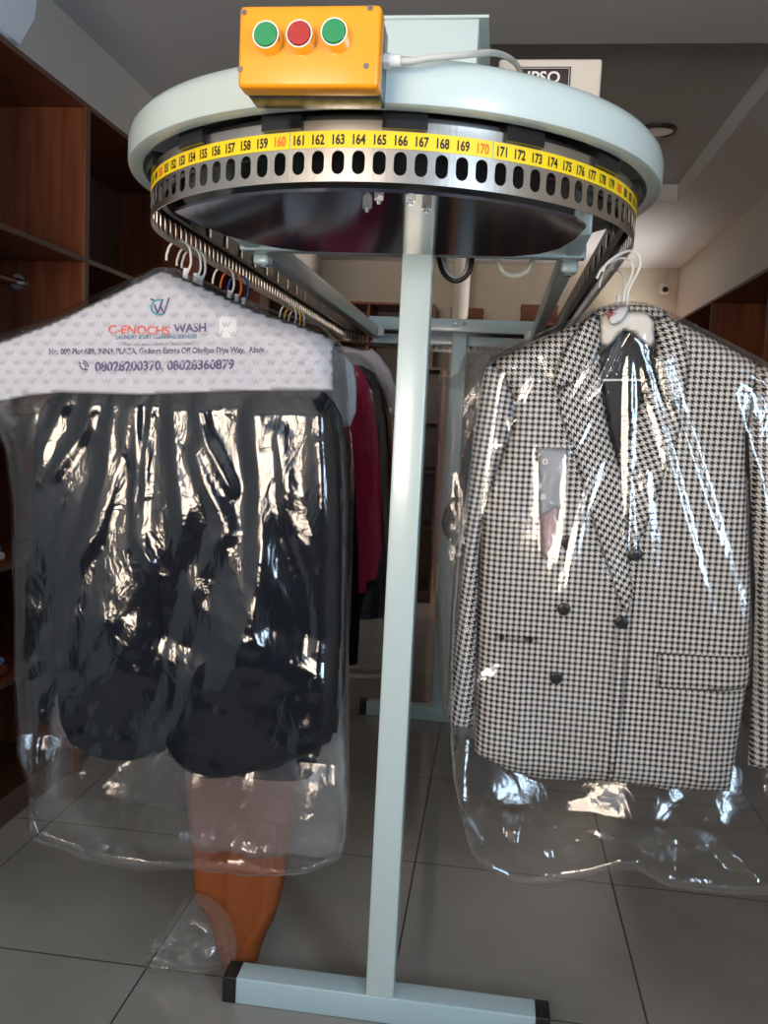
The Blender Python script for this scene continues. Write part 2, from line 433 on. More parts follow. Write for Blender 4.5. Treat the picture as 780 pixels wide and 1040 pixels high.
mb.box(RX, RX+.12, FY, -3.35, 0, CZ+.16); mb.box(RX, RX+.12, -3.35, -2.15, 2.15, CZ+.16); mb.box(RX, RX+.12, -2.15, sy0, 0, CZ+.16); mb.box(RX, RX+.12, sy1, BY, 0, CZ+.16); mb.box(RX, RX+.12, sy0, sy1, 0, sz0); mb.box(RX, RX+.12, sy0, sy1, sz1, CZ+.16)
struct(mb.build('wall_right', WALL, smooth=False))
mb = MB()
for y in (sy0+.02, (sy0+sy1)/2, sy1-.02): mb.box(RX+.04, RX+.08, y-.02, y+.02, sz0, sz1)
mb.box(RX+.04, RX+.08, sy0, sy1, sz0, sz0+.04); mb.box(RX+.04, RX+.08, sy0, sy1, sz1-.04, sz1)
struct(mb.build('added_window', WPL, smooth=False))  # unseen window, added so that light reaches the back of the room
mb = MB()
for y in (-3.33, -2.17): mb.box(RX+.03, RX+.09, y-.02, y+.02, 0, 2.15)
mb.box(RX+.03, RX+.09, -3.35, -2.15, 2.10, 2.15); mb.box(RX+.03, RX+.09, -3.35, -2.15, 0, 1.14)
struct(mb.build('added_door', BLACKP, smooth=False))  # unseen glazed door, added as an opening for cool fill light
struct(MB().box(LX, RX, BY, BY+.12, 0, CZ+.16).build('wall_back', BACKW, smooth=False))
# the shop front behind the camera: a low sill, a head and two side piers round a wide glazed opening
wx0, wx1, wz0, wz1 = -1.47, 0.0, 0.80, 2.45
mb = MB()
mb.box(LX, wx0, FY-.15, FY, 0, CZ+.16); mb.box(wx1, RX, FY-.15, FY, 0, CZ+.16)
mb.box(wx0, wx1, FY-.15, FY, 0, wz0); mb.box(wx0, wx1, FY-.15, FY, wz1, CZ+.16)
struct(mb.build('wall_front', DWALL, smooth=False))
mb = MB()
for x in (wx0+.02, -.72, wx1-.02): mb.box(x-.025, x+.025, FY-.10, FY-.04, wz0, wz1)
mb.box(wx0, wx1, FY-.10, FY-.04, wz0, wz0+.05); mb.box(wx0, wx1, FY-.10, FY-.04, wz1-.05, wz1)
struct(mb.build('window_1', BLACKP, smooth=False))
for nm, b in (('baseboard_left', (LX, LX+.012, -1, BY)), ('baseboard_right', (RX-.012, RX, -1, BY))):
    struct(MB().box(b[0], b[1], b[2], b[3], 0, .09).build(nm, WALL, smooth=False))
# unseen half-height wall, added to shade the lower part of the conveyor
struct(MB().box(LX, RX-.75, -2.95, -2.75, 0, 1.11).box(LX, RX-.72, -3.0, -2.70, 1.11, 1.15).build('shade_wall', DWALL, smooth=False))
# round column at the back and the plain pier beside it
pc = at(468, 300, 6.2)
struct(MB().cyl((pc[0], 6.2, 0), (pc[0], 6.2, CZ), 0.075, n=32).build('pillar', WALL))

# ================================================================== SHELVING
def shelving(label, y0, y1, xf, xw, top, levels, rods=(), mat_back=WOODBACK, group='brown shelving along the walls', kick=0.09, t=0.017, lip=0.0):
    """a unit against a side wall: front plane x = xf, back x = xw"""
    s = 1 if xf > xw else -1
    root = empty('shelving_unit', label, 'shelf', ((xf+xw)/2, (y0+y1)/2, 0), group)
    a, b = min(xf, xw), max(xf, xw)
    def bd(name, *bb, mat=WOOD):
        mb = MB().box(*bb, bev=0.0012); o = mb.build(name, [mat, WOODEDGE], None, smooth=False)
        for p in o.data.polygons:
            if p.normal.x*s > 0.9: p.material_index = 1
        return child_to(o, root)
    bd('side_panel', a, b, y0, y0+t, 0, top); bd('side_panel', a, b, y1-t, y1, 0, top)
    bd('top_board', a, b, y0+t, y1-t, top-t, top)
    q0, q1 = (a, a+.008) if s > 0 else (b-.008, b)
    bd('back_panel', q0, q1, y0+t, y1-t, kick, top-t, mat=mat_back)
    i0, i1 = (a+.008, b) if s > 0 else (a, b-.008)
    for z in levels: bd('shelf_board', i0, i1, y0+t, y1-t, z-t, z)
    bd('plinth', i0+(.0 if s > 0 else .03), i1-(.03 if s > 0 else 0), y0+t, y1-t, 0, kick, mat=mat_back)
    for x, z in rods:
        r = child_to(MB().cyl((x, y0+t, z), (x, y1-t, z), .0125, n=20).build('hanging_rod', CHROME), root)
        for ya, yb in ((y1-t-.012, y1-t), (y0+t, y0+t+.012)):
            child_to(MB().cyl((x, ya, z), (x, yb, z), .026, n=24).build('rod_flange', CHROME), r)
            r.children[-1].parent = r
    return root
xs = -1.16
rodp = at(20, 288, 1.06)
shelving('brown shelving unit on the left wall with a chrome hanging rod, nearest the camera', 0.02, 1.087, xs, LX, 2.262, (1.772, 1.27, 0.815, 0.467), rods=((-1.387, 1.683),))
shelving('brown shelving unit on the left wall behind the white hooks of the left jackets', 1.087, 2.155, xs, LX, 2.262, (1.772, 1.27, 0.815, 0.467))
shelving('brown shelving unit on the left wall, farthest along towards the back', 2.155, 3.22, xs, LX, 2.262, (1.772, 1.27, 0.815, 0.467))
shelving('brown shelving unit on the left wall past the left garments, seen between rail and post', 3.22, 4.9, xs, LX, 2.262, (1.772, 1.27, 0.815, 0.467))
for lab, y0, y1 in (('tall brown shelving unit on the right wall above the far shoulder of the houndstooth jacket', 1.28, 2.42),
                    ('tall brown shelving unit on the right wall with a brown divider beside the dark opening', 2.42, 3.50),
                    ('tall brown shelving unit on the right wall, farthest from the camera', 3.50, 5.2)):
    shelving(lab, y0, y1, 1.39, RX, 2.055, (1.55, 1.1, .65, .3), group='brown shelving along the walls')
def back_unit(label, x0, x1, yf, top, levels, nv, name='shelving_unit', cat='shelf', yb=BY):
    t = .018
    root = empty(name, label, cat, ((x0+x1)/2, (yf+yb)/2, 0), 'brown shelving along the walls')
    bd = lambda nm, *b, mat=WOOD: child_to(MB().box(*b).build(nm, mat, None, smooth=False), root)
    bd('side_panel', x0, x0+t, yf, yb, 0, top); bd('side_panel', x1-t, x1, yf, yb, 0, top)
    bd('top_board', x0+t, x1-t, yf, yb, top-t, top)
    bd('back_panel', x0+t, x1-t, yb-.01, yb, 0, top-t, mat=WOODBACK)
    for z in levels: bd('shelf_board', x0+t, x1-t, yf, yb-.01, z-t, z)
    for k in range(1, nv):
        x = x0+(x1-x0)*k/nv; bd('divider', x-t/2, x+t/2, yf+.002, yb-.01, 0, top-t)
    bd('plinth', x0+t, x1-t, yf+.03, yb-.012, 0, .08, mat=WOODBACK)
    return root

u0, u1 = at(330, 312, 6.15), at(442, 312, 6.15)
back_unit('brown open shelving against the back wall, left of the round column', u0[0]-.5, u1[0], 6.15, u0[2]+.06, (.5, 1.0, 1.5, 2.0), 5)
u0, u1 = at(454, 324, 6.15), at(690, 318, 6.15)
lowtop = u0[2]
back_unit('long low brown shelving against the back wall, right of the round column, boxes on top', u0[0]+.06, min(u1[0], 1.39), 6.15, lowtop, (.5, 1.0, 1.5), 5)
u0, u1 = at(417, 372, 4.4), at(450, 372, 4.4)
back_unit('narrow dark brown standing cupboard seen just right of the near post', u0[0], u1[0], 4.4, u0[2], (.55, .95, 1.3), 1, 'narrow_cupboard', 'cupboard', 4.9)
for (xa, ya, xb, yb, lab) in ((458, 312, 490, 323, 'flat brown box on the back shelving just right of the round column'),
                              (530, 309, 566, 323, 'taller brown box on the back shelving above the far shoulder of the houndstooth jacket')):
    a, b = at(xa, ya, 6.25), at(xb, yb, 6.25)
    t = empty('storage_box', lab, 'box', ((a[0]+b[0])/2, 6.4, lowtop), 'boxes on the back shelving')
    child_to(MB().box(a[0], b[0], 6.25, 6.55, lowtop, a[2]-.02, bev=.003).build('box_body', BOXC), t)
    child_to(MB().box(a[0]-.004, b[0]+.004, 6.246, 6.554, a[2]-.02, a[2], bev=.003).build('box_lid', BOXC), t)

# security camera on the back wall, round lamp in the ceiling tray, air conditioner on the left wall
c0 = at(675, 293, BY-.06)
t = empty('security_camera', 'small white security camera high on the back wall near the right corner', 'camera', (c0[0], BY, c0[2]))
child_to(MB().box(c0[0]-.045, c0[0]+.045, BY-.06, BY, c0[2]-.05, c0[2]+.05, bev=.012).build('camera_body', WPL), t)
child_to(MB().cyl((c0[0]+.004, BY-.062, c0[2]-.008), (c0[0]+.004, BY-.085, c0[2]-.012), .024, n=24).build('lens', BLACKP), t)
child_to(MB().tube([(c0[0], BY-.01, c0[2]+.05), (c0[0]+.02, BY-.008, c0[2]+.12), (c0[0]+.045, BY-.008, c0[2]+.22)], .006).build('cable', CABLE), t)
d = FW+RT*(668-390)/FPX+UP*(520-131)/FPX; q = CP+d*((TZ-CP[2])/d[2])
t = empty('ceiling_lamp', 'round flush ceiling lamp, unlit, to the right of the conveyor cover', 'lamp', (q[0], q[1], TZ))
child_to(MB().lathe([(0, TZ), (.10, TZ), (.10, TZ-.014), (.085, TZ-.020), (.082, TZ-.012), (.0, TZ-.012)], (q[0], q[1]), 48).build('lamp_ring', DSTEEL), t)
child_to(MB().lathe([(0, TZ-.013), (.08, TZ-.013), (.06, TZ-.02), (0, TZ-.023)], (q[0], q[1]), 48).build('diffuser', WPL), t)
a0 = at(32, 5, 1.2)
t = empty('air_conditioner', 'pale wall air conditioner high on the left wall above the shelving', 'air conditioner', (LX, .75, 2.55))
sec = [(LX, 2.42), (LX, 2.72), (LX+.13, 2.72), (LX+.19, 2.70), (LX+.215, 2.63), (LX+.20, 2.52), (LX+.15, 2.44), (LX+.10, 2.42)]
bm = bmesh.new(); ay0, ay1 = .20, 1.09
A = [bm.verts.new((x, ay0, z)) for x, z in sec]; B = [bm.verts.new((x, ay1, z)) for x, z in sec]
bm.faces.new(A); bm.faces.new(B[::-1])
for i in range(len(sec)): bm.faces.new((A[i], B[i], B[(i+1) % len(sec)], A[(i+1) % len(sec)]))
bmesh.ops.recalc_face_normals(bm, faces=bm.faces)
bmesh.ops.bevel(bm, geom=[e for e in bm.edges if abs(e.verts[0].co.y-e.verts[1].co.y) < 1e-5], offset=.02, segments=4, affect='EDGES')
mb = MB(); mb.bm.free(); mb.bm = bm
child_to(mb.build('casing', ACW), t)
child_to(MB().box(LX+.105, LX+.160, ay0+.06, ay1-.10, 2.4225, 2.432, bev=.003).build('air_flap', ACW), t)

# ================================================================== THE CONVEYOR
R, LEN = 0.45, 1.965
ARC = PI*R; TOT = 2*ARC+2*LEN; NC = 228; PIT = TOT/NC
def path(s, off=0.0):
    s = (s+TOT/2) % TOT-TOT/2; q = ARC/2; r = R+off
    if abs(s) <= q: a = s/R; return (r*math.sin(a), -r*math.cos(a))
    if q < s <= q+LEN: return (r, s-q)
    if -q-LEN <= s < -q: return (-r, -q-s)
    e = abs(s)-q-LEN; a = e/R; x, y = r*math.cos(a), LEN+r*math.sin(a)
    return (x if s > 0 else -x, y)
S166 = 0.1427*R
ZT0, ZT1, ZB0, ZB1 = 1.6640, 1.6875, 1.6178, 1.702
conv = empty('garment_conveyor', 'pale green oval garment conveyor with numbered steel belt on two posts', 'garment conveyor', (0, 0, 0))
def slot_belt():
    V = []; F = []; hw, s0, s1 = .0092, 1.6275, 1.6605
    loop = [(hw*math.cos(t), s0+hw+hw*math.sin(t)) for t in np.linspace(PI, 2*PI, 7)]+[(hw*math.cos(t), s1-hw+hw*math.sin(t)) for t in np.linspace(0, PI, 7)]
    outer = [(-PIT/2+PIT*k/6, ZB0) for k in range(7)]+[(PIT/2-PIT*k/6, ZB1) for k in range(7)]
    n = len(loop)
    for c in range(NC):
        sc = S166+c*PIT; o = len(V)
        for ds, z in loop+outer:
            x, y = path(sc+ds); V.append((x, y, z))
        for k in range(n):
            k2 = (k+1) % n; F.append((o+k, o+n+k, o+n+k2, o+k2))
    me = bpy.data.meshes.new('slotted_belt'); me.from_pydata(V, [], F)
    bm = bmesh.new(); bm.from_mesh(me); bmesh.ops.remove_doubles(bm, verts=bm.verts, dist=1e-5); bmesh.ops.recalc_face_normals(bm, faces=bm.faces); bm.to_mesh(me); bm.free()
    o = link('slotted_belt', me, STEEL, conv)
    sd = o.modifiers.new('plate', 'SOLIDIFY'); sd.thickness = .0018; sd.offset = 0
    return o
belt = slot_belt(); belt['label'] = 'steel belt with a row of long oval slots'
def strip(name, mat, sa, sb, off, z0, z1, th, n, parent=conv):
    bm = bmesh.new(); rows = []
    for k in range(n+1):
        s = sa+(sb-sa)*k/n; p, q2 = path(s, off), path(s, off-th)
        rows.append([bm.verts.new((p[0], p[1], z0)), bm.verts.new((p[0], p[1], z1)), bm.verts.new((q2[0], q2[1], z1)), bm.verts.new((q2[0], q2[1], z0))])
    for a, b in zip(rows, rows[1:]):
        for k in range(4): bm.faces.new((a[k], b[k], b[(k+1) % 4], a[(k+1) % 4]))
    bm.faces.new(rows[0]); bm.faces.new(rows[-1][::-1])
    m = MB(); m.bm.free(); m.bm = bm; return m.build(name, mat, parent)
def tape_seg(n0, n1):
    sa, sb = S166+(n0-166-.5)*PIT+.0012, S166+(n1-166+.5)*PIT-.0004
    t = strip('number_tape', YEL, sa, sb, .0017, ZT0, ZT1, .0005, 60)
    ink = Ink()
    for n in range(n0, n1+1):
        v, f = text_mesh(str(n), 0.030); u = v.copy(); u[:, 0] -= (u[:, 0].min()+u[:, 0].max())/2
        hgt = .0142/.75; sx = .0222/(u[:, 0].max()-u[:, 0].min()); sx = min(sx, hgt*.72)
        V3 = []
        for a, b in u:
            x, y = path(S166+(n-166)*PIT+a*sx, .0024); V3.append((x, y, ZT0+.0047+b*hgt))
        ink.add(V3, f, 1 if n % 10 == 0 else 0)
    ink.build('numbers', [INK, RINK], t)
    return t
for a in (141, 151, 161, 171, 181): tape_seg(a, a+9)
strip('track_channel', DSTEEL, -TOT/2+.001, TOT/2-.001, -.010, 1.662, 1.712, .012, 300)
for c in range(0, NC, 6):     # black carrier blocks above the tape, one every six slots
    s = S166+(c)*PIT+.004
    near = abs((s+TOT/2) % TOT-TOT/2) < ARC/2+.3
    if not near: continue
    strip('carrier_block', RUBBER, s-PIT*1.05, s+PIT*1.05, .010, 1.689, 1.7135, .024, 8)
for c in range(0, NC, 4):     # bright clips on the inner side of the two straights
    s = S166+c*PIT; x, y = path(s, -.0235)
    if 0.05 < y < 1.7 and abs(abs(x)-(R-.0235)) < 1e-4:
        sg = 1 if x > 0 else -1
        MB().box(x-.002, x+.002, y-.007, y+.007, 1.663, 1.690).build('belt_clip', CHROME, conv, smooth=False)
# enamelled cover over the near wheel
cov = MB().lathe([(0, 1.800), (.34, 1.800), (.42, 1.795), (.458, 1.786), (.478, 1.776), (.488, 1.764), (.4915, 1.750), (.4915, 1.718), (.4895, 1.7125), (.484, 1.7105), (.466, 1.7105), (.4645, 1.716), (.4645, 1.752), (0, 1.762)], n=160).build('wheel_cover', PALE, conv, ang=50)
cov['label'] = 'round pale green enamel cover with a turned-down rim'
MB().lathe([(0, 1.672), (.395, 1.672), (.40, 1.678), (.40, 1.73), (0, 1.73)], n=96).build('drive_wheel', DSTEEL, conv)
hp = [(.437*math.sin(a), -.437*math.cos(a)) for a in np.linspace(-.84, .84, 49)]
hp += [(.345, -.24), (.335, -.15), (.315, -.07), (.28, -.015), (.23, .0165), (-.17, .0165), (-.22, -.008), (-.26, -.05), (-.29, -.11), (-.31, -.18), (-.322, -.25)]
bm = bmesh.new(); A = [bm.verts.new((x, y, 1.6075)) for x, y in hp]; B = [bm.verts.new((x, y, 1.6125)) for x, y in hp]
bm.faces.new(A); bm.faces.new(B)
for i in range(len(hp)): bm.faces.new((A[i], A[(i+1) % len(hp)], B[(i+1) % len(hp)], B[i]))
m = MB(); m.bm.free(); m.bm = bm
plate = m.build('guard_plate', PLATE, conv, ang=20); plate['label'] = 'glossy dark half-round plate under the wheel'
for px, py in ((373, 211), (385, 203), (417, 203), (433, 211)):
    d = FW+RT*(px-390)/FPX+UP*(520-py)/FPX; q = CP+d*((1.6-CP[2])/d[2])
    MB().cyl((q[0], q[1], 1.6075), (q[0], q[1], 1.598), .0075, n=6).cyl((q[0], q[1], 1.598), (q[0], q[1], 1.593), .0038, n=12).build('nut', CHROME, plate)
PXC = .0486; FX0, FX1 = -.2974, .4097
for py in (.0474, LEN):
    top = 1.70 if py < 1 else 1.66
    MB().box(PXC-.03, PXC+.03, py-.03, py+.03, .058, top, bev=.0035).build('post', PALE2 if py > 1 else PALE, conv)
    ft = MB().box(FX0+.03, FX1-.03, py-.03, py+.03, .0, .0597, bev=.0035).build('foot', PALE2, conv)
    for a, b in ((FX0, FX0+.031), (FX1-.031, FX1)):
        MB().box(a, b, py-.031, py+.031, -.0005, .0607, bev=.004).build('end_cap', BLACKP, ft)
# inner frame: two long tubes, cross bars, brackets
for sg in (-1, 1):
    x = .025+sg*.325
    tb = MB().box(x-.016, x+.016, -.12, 1.93, 1.622, 1.670, bev=.004).build('rail_tube', PALE2, conv)
    MB().box(x-.017, x+.017, .14, .18, 1.603, 1.626, bev=.006).build('rail_bracket', PALE2, tb)
    MB().cyl((x, .16, 1.598), (x, .16, 1.604), .009, n=6).build('bolt', CHROME, tb)
    MB().cyl((x-.02*sg, 1.885, 1.63), (x-.02*sg, 1.885, 1.67), .02, n=16).build('tube_end', WPL, tb)
for y, z0, z1, m_ in ((.085, 1.618, 1.646, PALE2), (1.895, 1.657, 1.709, PALE2), (2.02, 1.612, 1.652, PALE2)):
    cb = MB().box(-.325, .375, y-.016, y+.016, z0, z1, bev=.003).build('cross_bar', m_, conv)
    if abs(y-1.895) < .01:
        for bx in (PXC-.018, PXC+.018): MB().cyl((bx, y-.016, 1.69), (bx, y-.023, 1.69), .009, .006, n=18).build('bolt', CHROME, cb)
# motor housing on top, cable loops behind the post
b0 = at(487, 18, .02)
hs = MB().box(-.075, b0[0], .02, .26, 1.79, b0[2], bev=.003).build('motor_housing', PALE, conv)
MB().box(-.078, b0[0]+.018, .012, .268, b0[2]-.003, b0[2]+.002).build('housing_lid', PALE, hs, smooth=False)
MB().tube(cat([(.075, .20, 1.64), (.088, .20, 1.605), (.115, .20, 1.588), (.142, .20, 1.605), (.150, .20, 1.65)]), .005, 10).build('cable_loop', BLACKP, conv)
MB().tube(cat([(.085, .22, 1.64), (.097, .22, 1.605), (.118, .22, 1.595), (.136, .22, 1.612), (.141, .22, 1.65)]), .006, 10).build('cable_loop', WPL, conv)
MB().tube(cat([(.20, .15, 1.63), (.215, .16, 1.604), (.24, .16, 1.596), (.265, .16, 1.606), (.275, .15, 1.63)]), .005, 10).build('cable_loop', CABLE, conv)

# ivory control cabinet standing on the cover
c0, c1 = at(507, 58, .30), at(612, 61, .30)
cab = empty('control_cabinet', 'ivory control cabinet with dark nameplate standing on the conveyor cover', 'cabinet', ((c0[0]+c1[0])/2, .365, 1.80))
child_to(MB().box(c0[0], c1[0], .30, .43, 1.8005, (c0[2]+c1[2])/2, bev=.006).build('cabinet_body', IVORY), cab)
n0, n1 = at(527, 67, .299), at(580, 69, .299)
npz = (n0[2]+n1[2])/2
pl = child_to(MB().box(n0[0], n1[0], .2965, .301, npz-.052, npz, bev=.001).build('nameplate', BROWNPL), cab)
v, f = text_mesh('IPSO', .02); w0, w1 = at(536, 75, .296), at(569, 76, .296)
sx = (w1[0]-w0[0])/(v[:, 0].max()-v[:, 0].min()); ink = Ink()
ink.add([(w0[0]+(a-v[:, 0].min())*sx, .2958, npz-.034+b*sx*.95) for a, b in v], f)
lt = child_to(ink.build('lettering', WHITEINK, None), cab); lt.parent = pl
mb = MB()
for b in ((n0[0]+.003, n1[0]-.003, npz-.004, npz-.003), (n0[0]+.003, n1[0]-.003, npz-.049, npz-.048), (n1[0]-.004, n1[0]-.003, npz-.049, npz-.003), (n0[0]+.003, n0[0]+.004, npz-.049, npz-.003)):
    mb.box(b[0], b[1], .2958, .2966, b[2], b[3])
lt = child_to(mb.build('border_line', WHITEINK, None, smooth=False), cab); lt.parent = pl

# yellow push-button box on the rim
F = -.575
ca, cb_, cc, cd = at(244, 6, F), at(383, 3, F), at(389, 86, F), at(240, 91, F)
X0, X1 = (ca[0]+cd[0])/2, (cb_[0]+cc[0])/2; Z1_, Z0_ = (ca[2]+cb_[2])/2, (cc[2]+cd[2])/2
pb = empty('push_button_box', 'orange-yellow push-button box with three buttons on the conveyor rim', 'control box', ((X0+X1)/2, F+.04, Z0_))
lid = child_to(MB().box(X0, X1, F, F+.034, Z0_, Z1_, bev=.006).build('box_lid', ORY), pb)
child_to(MB().box(X0+.002, X1-.002, F+.033, F+.085, Z0_+.002, Z1_-.002, bev=.004).build('box_base', BOXDK), pb)
for (px, py), m_, nm in (((269.5, 34.5), GREEN, 'green'), ((303.5, 33.5), RED, 'red'), ((339, 31.5), GREEN, 'green')):
    q = at(px, py, F-.02)
    bt = child_to(MB().cyl((q[0], F-.012, q[2]), (q[0], F-.021, q[2]), .0150, .0142, n=40).build('push_button', m_), pb)
    bt['label'] = nm+' round push button'
    prof = [(.0150, 0), (.0185, 0), (.0180, .010), (.0168, .019), (.0152, .019), (.0150, .008), (.0150, 0)]
    mb = MB(); mb.lathe(prof, n=40)
    bmesh.ops.rotate(mb.bm, verts=mb.bm.verts, cent=(0, 0, 0), matrix=Matrix.Rotation(PI/2, 3, 'X'))
    bmesh.ops.translate(mb.bm, verts=mb.bm.verts, vec=(q[0], F, q[2]))
    cl = child_to(mb.build('button_collar', CHROME), pb)
for px, py in ((248, 12.5), (376, 8), (244, 70), (372, 67)):
    q = at(px, py, F)
    child_to(MB().cyl((q[0], F-.0008, q[2]), (q[0], F+.004, q[2]), .0036, n=20).build('screw', DSTEEL), pb)
g = at(392, 62, F+.055)
child_to(MB().cyl((X1-.003, F+.055, g[2]), (X1+.006, F+.055, g[2]), .0105, n=6).cyl((X1+.006, F+.055, g[2]), (X1+.020, F+.055, g[2]), .0088, .0075, n=24).build('cable_gland', WPL), pb)
pts = [(X1+.018, F+.055, g[2])]+[tuple(at(px, py, yy)) for px, py, yy in ((418, 62, -.515), (436, 59, -.505), (458, 57, -.49), (480, 55, -.46), (497, 53.5, -.40), (511, 56, -.30), (521, 62, -.18), (527, 70, -.05), (530, 82, .12))]
tag(MB().tube(cat(pts), .0047, 12).build('control_cable', CABLE), 'pale grey cable running from the push-button box over the conveyor cover', 'cable')

# ================================================================== HANGERS
def hanger(rail, y, label, mat, group, arm=.19, drop=.085, neck=None, lean=0.0):
    """a wire hanger whose hook passes through a slot of the belt"""
    # nearest slot of the straight
    base = S166/PIT; best = min((path(S166+c*PIT) for c in range(NC)), key=lambda q: abs(q[0]-rail*R)*10+abs(q[1]-y))
    x, y = rail*R, best[1] if abs(best[0]-rail*R) < .02 else y
    t = empty('clothes_hanger', label, 'hanger', (x, y, 1.55), group)
    r = .0245; za = 1.6305
    pts = [(x-.027+lean, y, za-.040), (x-.0265+lean, y, za-.028)]
    pts += [(x+lean*.3+r*math.cos(a), y, za-r+r*math.sin(a)) for a in np.linspace(PI*.97, .05, 12)]
    pts += [(x+.026, y, za-.045), (x+.018, y, za-.066), (x+.012, y, za-.085)]
    child_to(MB().tube(cat(pts, 3), .0026, 8).build('hook', mat), t)
    zn = za-.085; xn = x+.012
    child_to(MB().cyl((xn, y, zn-.015), (xn+.004, y, zn+.030), .0055, n=12).build('hook_sleeve', WPL), t)
    arms = [(xn-arm, y+.012, zn-drop), (xn-arm*.5, y+.010, zn-drop*.5), (xn, y, zn-.012), (xn+arm*.5, y+.010, zn-drop*.5), (xn+arm, y+.012, zn-drop)]
    child_to(MB().tube(cat(arms, 4), .0035, 8).build('shoulder_bar', mat), t)
    return t
HG = 'wire hangers hooked in the belt'
hanger(-1, .062, 'white wire hanger carrying the printed cape, foremost of the left hooks', WIRE, HG)
hanger(-1, .105, 'white wire hanger second from the front, just behind the printed cape', WIRE, HG)
hanger(-1, .155, 'white wire hanger third from the front on the left rail', WIRE, HG)
hanger(-1, .36, 'white wire hanger just in front of the orange one', WIRE, HG)
hanger(-1, .42, 'orange wire hanger on the left rail', OWIRE, HG)
hanger(-1, .48, 'dark blue wire hanger just behind the orange one', BWIRE, HG)
hanger(-1, 1.00, 'white wire hanger just in front of the yellow one', WIRE, HG)
hanger(-1, 1.06, 'yellow wire hanger far along the left rail', YWIRE, HG)
hanger(-1, 1.14, 'white wire hanger just behind the yellow one, farthest on the left rail', WIRE, HG)

# ================================================================== LEFT GARMENTS
LY = .03
bag1_px = [(152, 275), (166, 269), (180, 272), (262, 310), (347, 336), (353, 400), (360, 480), (356, 600), (352, 700), (355, 800), (352, 868),
           (330, 886), (262, 893), (200, 884), (150, 887), (120, 884), (60, 864), (25, 848), (28, 800), (22, 740), (20, 640), (17, 520), (8, 440), (-20, 416), (-54, 420), (-60, 357), (0, 340), (60, 318), (110, 294)]
cr1 = crease([([(75, 405), (58, 445), (48, 490)], .012, .022), ([(104, 404), (92, 440), (66, 480)], .014, .022), ([(122, 404), (120, 470), (98, 560), (84, 660)], .016, .030),
              ([(140, 404), (133, 470), (112, 540), (90, 570)], .012, .022), ([(147, 404), (146, 500), (148, 545), (165, 568)], .012, .014), ([(160, 412), (156, 470), (155, 540), (165, 568)], .012, .014),
              ([(181, 404), (186, 470), (196, 535)], .014, .026), ([(206, 404), (216, 450), (242, 495)], .014, .022), ([(205, 460), (222, 500), (242, 538)], .014, .026),
              ([(262, 404), (268, 480), (273, 560), (268, 640)], .018, .034), ([(286, 440), (300, 520), (322, 580)], .012, .030), ([(230, 545), (205, 600), (190, 660)], .010, .03),
              ([(330, 420), (335, 560), (328, 690)], .010, .03), ([(70, 640), (110, 690), (120, 760)], .012, .03), ([(60, 830), (90, 770), (140, 745)], .012, .03), ([(290, 870), (300, 800), (340, 750)], .014, .03)], LY-.05, .36)
wv1b = waves(4, 14, 45, 200, zs=.8, warp=.02)
wv1 = waves(3, 14, 26, 130, zs=.4, warp=.03)
zmd = at(165, 560, LY)[2]
def fold1(P):
    zt = at(165, 402, LY)[2]
    k = np.clip((zt+.02-P[:, 1])/.05, 0.03, 1)
    low = np.clip((zh1+.01-P[:, 1])/.06, 0, 1)
    return (cr1(P)+.0042*(wv1(P)+1.2))*k+.002+(low*.015+.0045*np.clip((zmd-P[:, 1])/.2, 0, 1)*(1-low))*(wv1b(P)+1)
zmid = at(165, 402, LY)[2]
zh1 = at(165, 790, LY)[2]
lean1 = lambda P: .14*np.clip(P[:, 1]-1.29, 0, 1)
LB = lambda P: LY+lean1(P)-.085*np.clip(1.26-P[:, 1], 0, .5)*(1+.35*np.sin(P[:, 0]*23+1)*np.sin(P[:, 1]*9))

tf1 = lambda P: .022+.053*np.clip((P[:, 1]-zh1+.05)/.12, 0, 1)
bag1 = Soft(loc3(bag1_px, lambda P: LB(P)-.01), LB, tf1, lambda P: tf1(P)*.73, edge=.055, step=.0065, fold=fold1, bfold=lambda P: .008*waves(5, 8, 20, 80)(P), rnd=1)
t = empty('garment_bag', 'clear plastic bag over the black jacket and its printed cape', 'garment bag', (-.44, LY, 1.55), 'clear plastic garment bags')
child_to(bag1.build('film_sleeve', FILM, None), t)

jk = empty('suit_jacket', 'black suit jacket in the clear bag under the printed white cape', 'jacket', (-.44, LY, 1.5))
def soft_part(name, px, Y, base, tf, tb, mat, root, **kw):
    s = Soft(loc2(px, Y), base, tf, tb, **kw); o = child_to(s.build(name, mat, None), root); return s, o
fj = waves(21, 7, 9, 40, zs=.25, ridge=False)
fjk = lambda P: .006*fj(P)
soft_part('back_panel', [(32, 425), (62, 388), (150, 322), (185, 322), (300, 378), (335, 408), (343, 560), (334, 700), (318, 790), (304, 803), (255, 801), (205, 790), (120, 762), (56, 745), (46, 600), (40, 480)], LY, lambda P: LY+.045+lean1(P), .014, .012, NAVY, jk, edge=.04)
soft_part('front_panel', [(46, 420), (70, 386), (140, 345), (168, 345), (168, 500), (168, 640), (163, 752), (150, 772), (118, 779), (80, 771), (57, 752), (51, 700), (50, 560), (44, 470)], LY-.02, LY+.005, .022, .012, NAVY, jk, edge=.035, fold=fjk)
soft_part('front_panel', [(157, 345), (190, 345), (310, 388), (334, 420), (344, 500), (345, 640), (344, 752), (302, 772), (262, 786), (215, 796), (186, 789), (167, 766), (160, 740), (160, 600), (157, 480)], LY-.02, LY-.002, .022, .012, NAVY, jk, edge=.035, fold=fjk)
soft_part('sleeve', [(26, 425), (40, 400), (62, 396), (62, 500), (55, 640), (51, 742), (20, 742), (19, 640), (21, 520)], LY-.02, LY+.02, .026, .012, NAVY, jk, edge=.03)
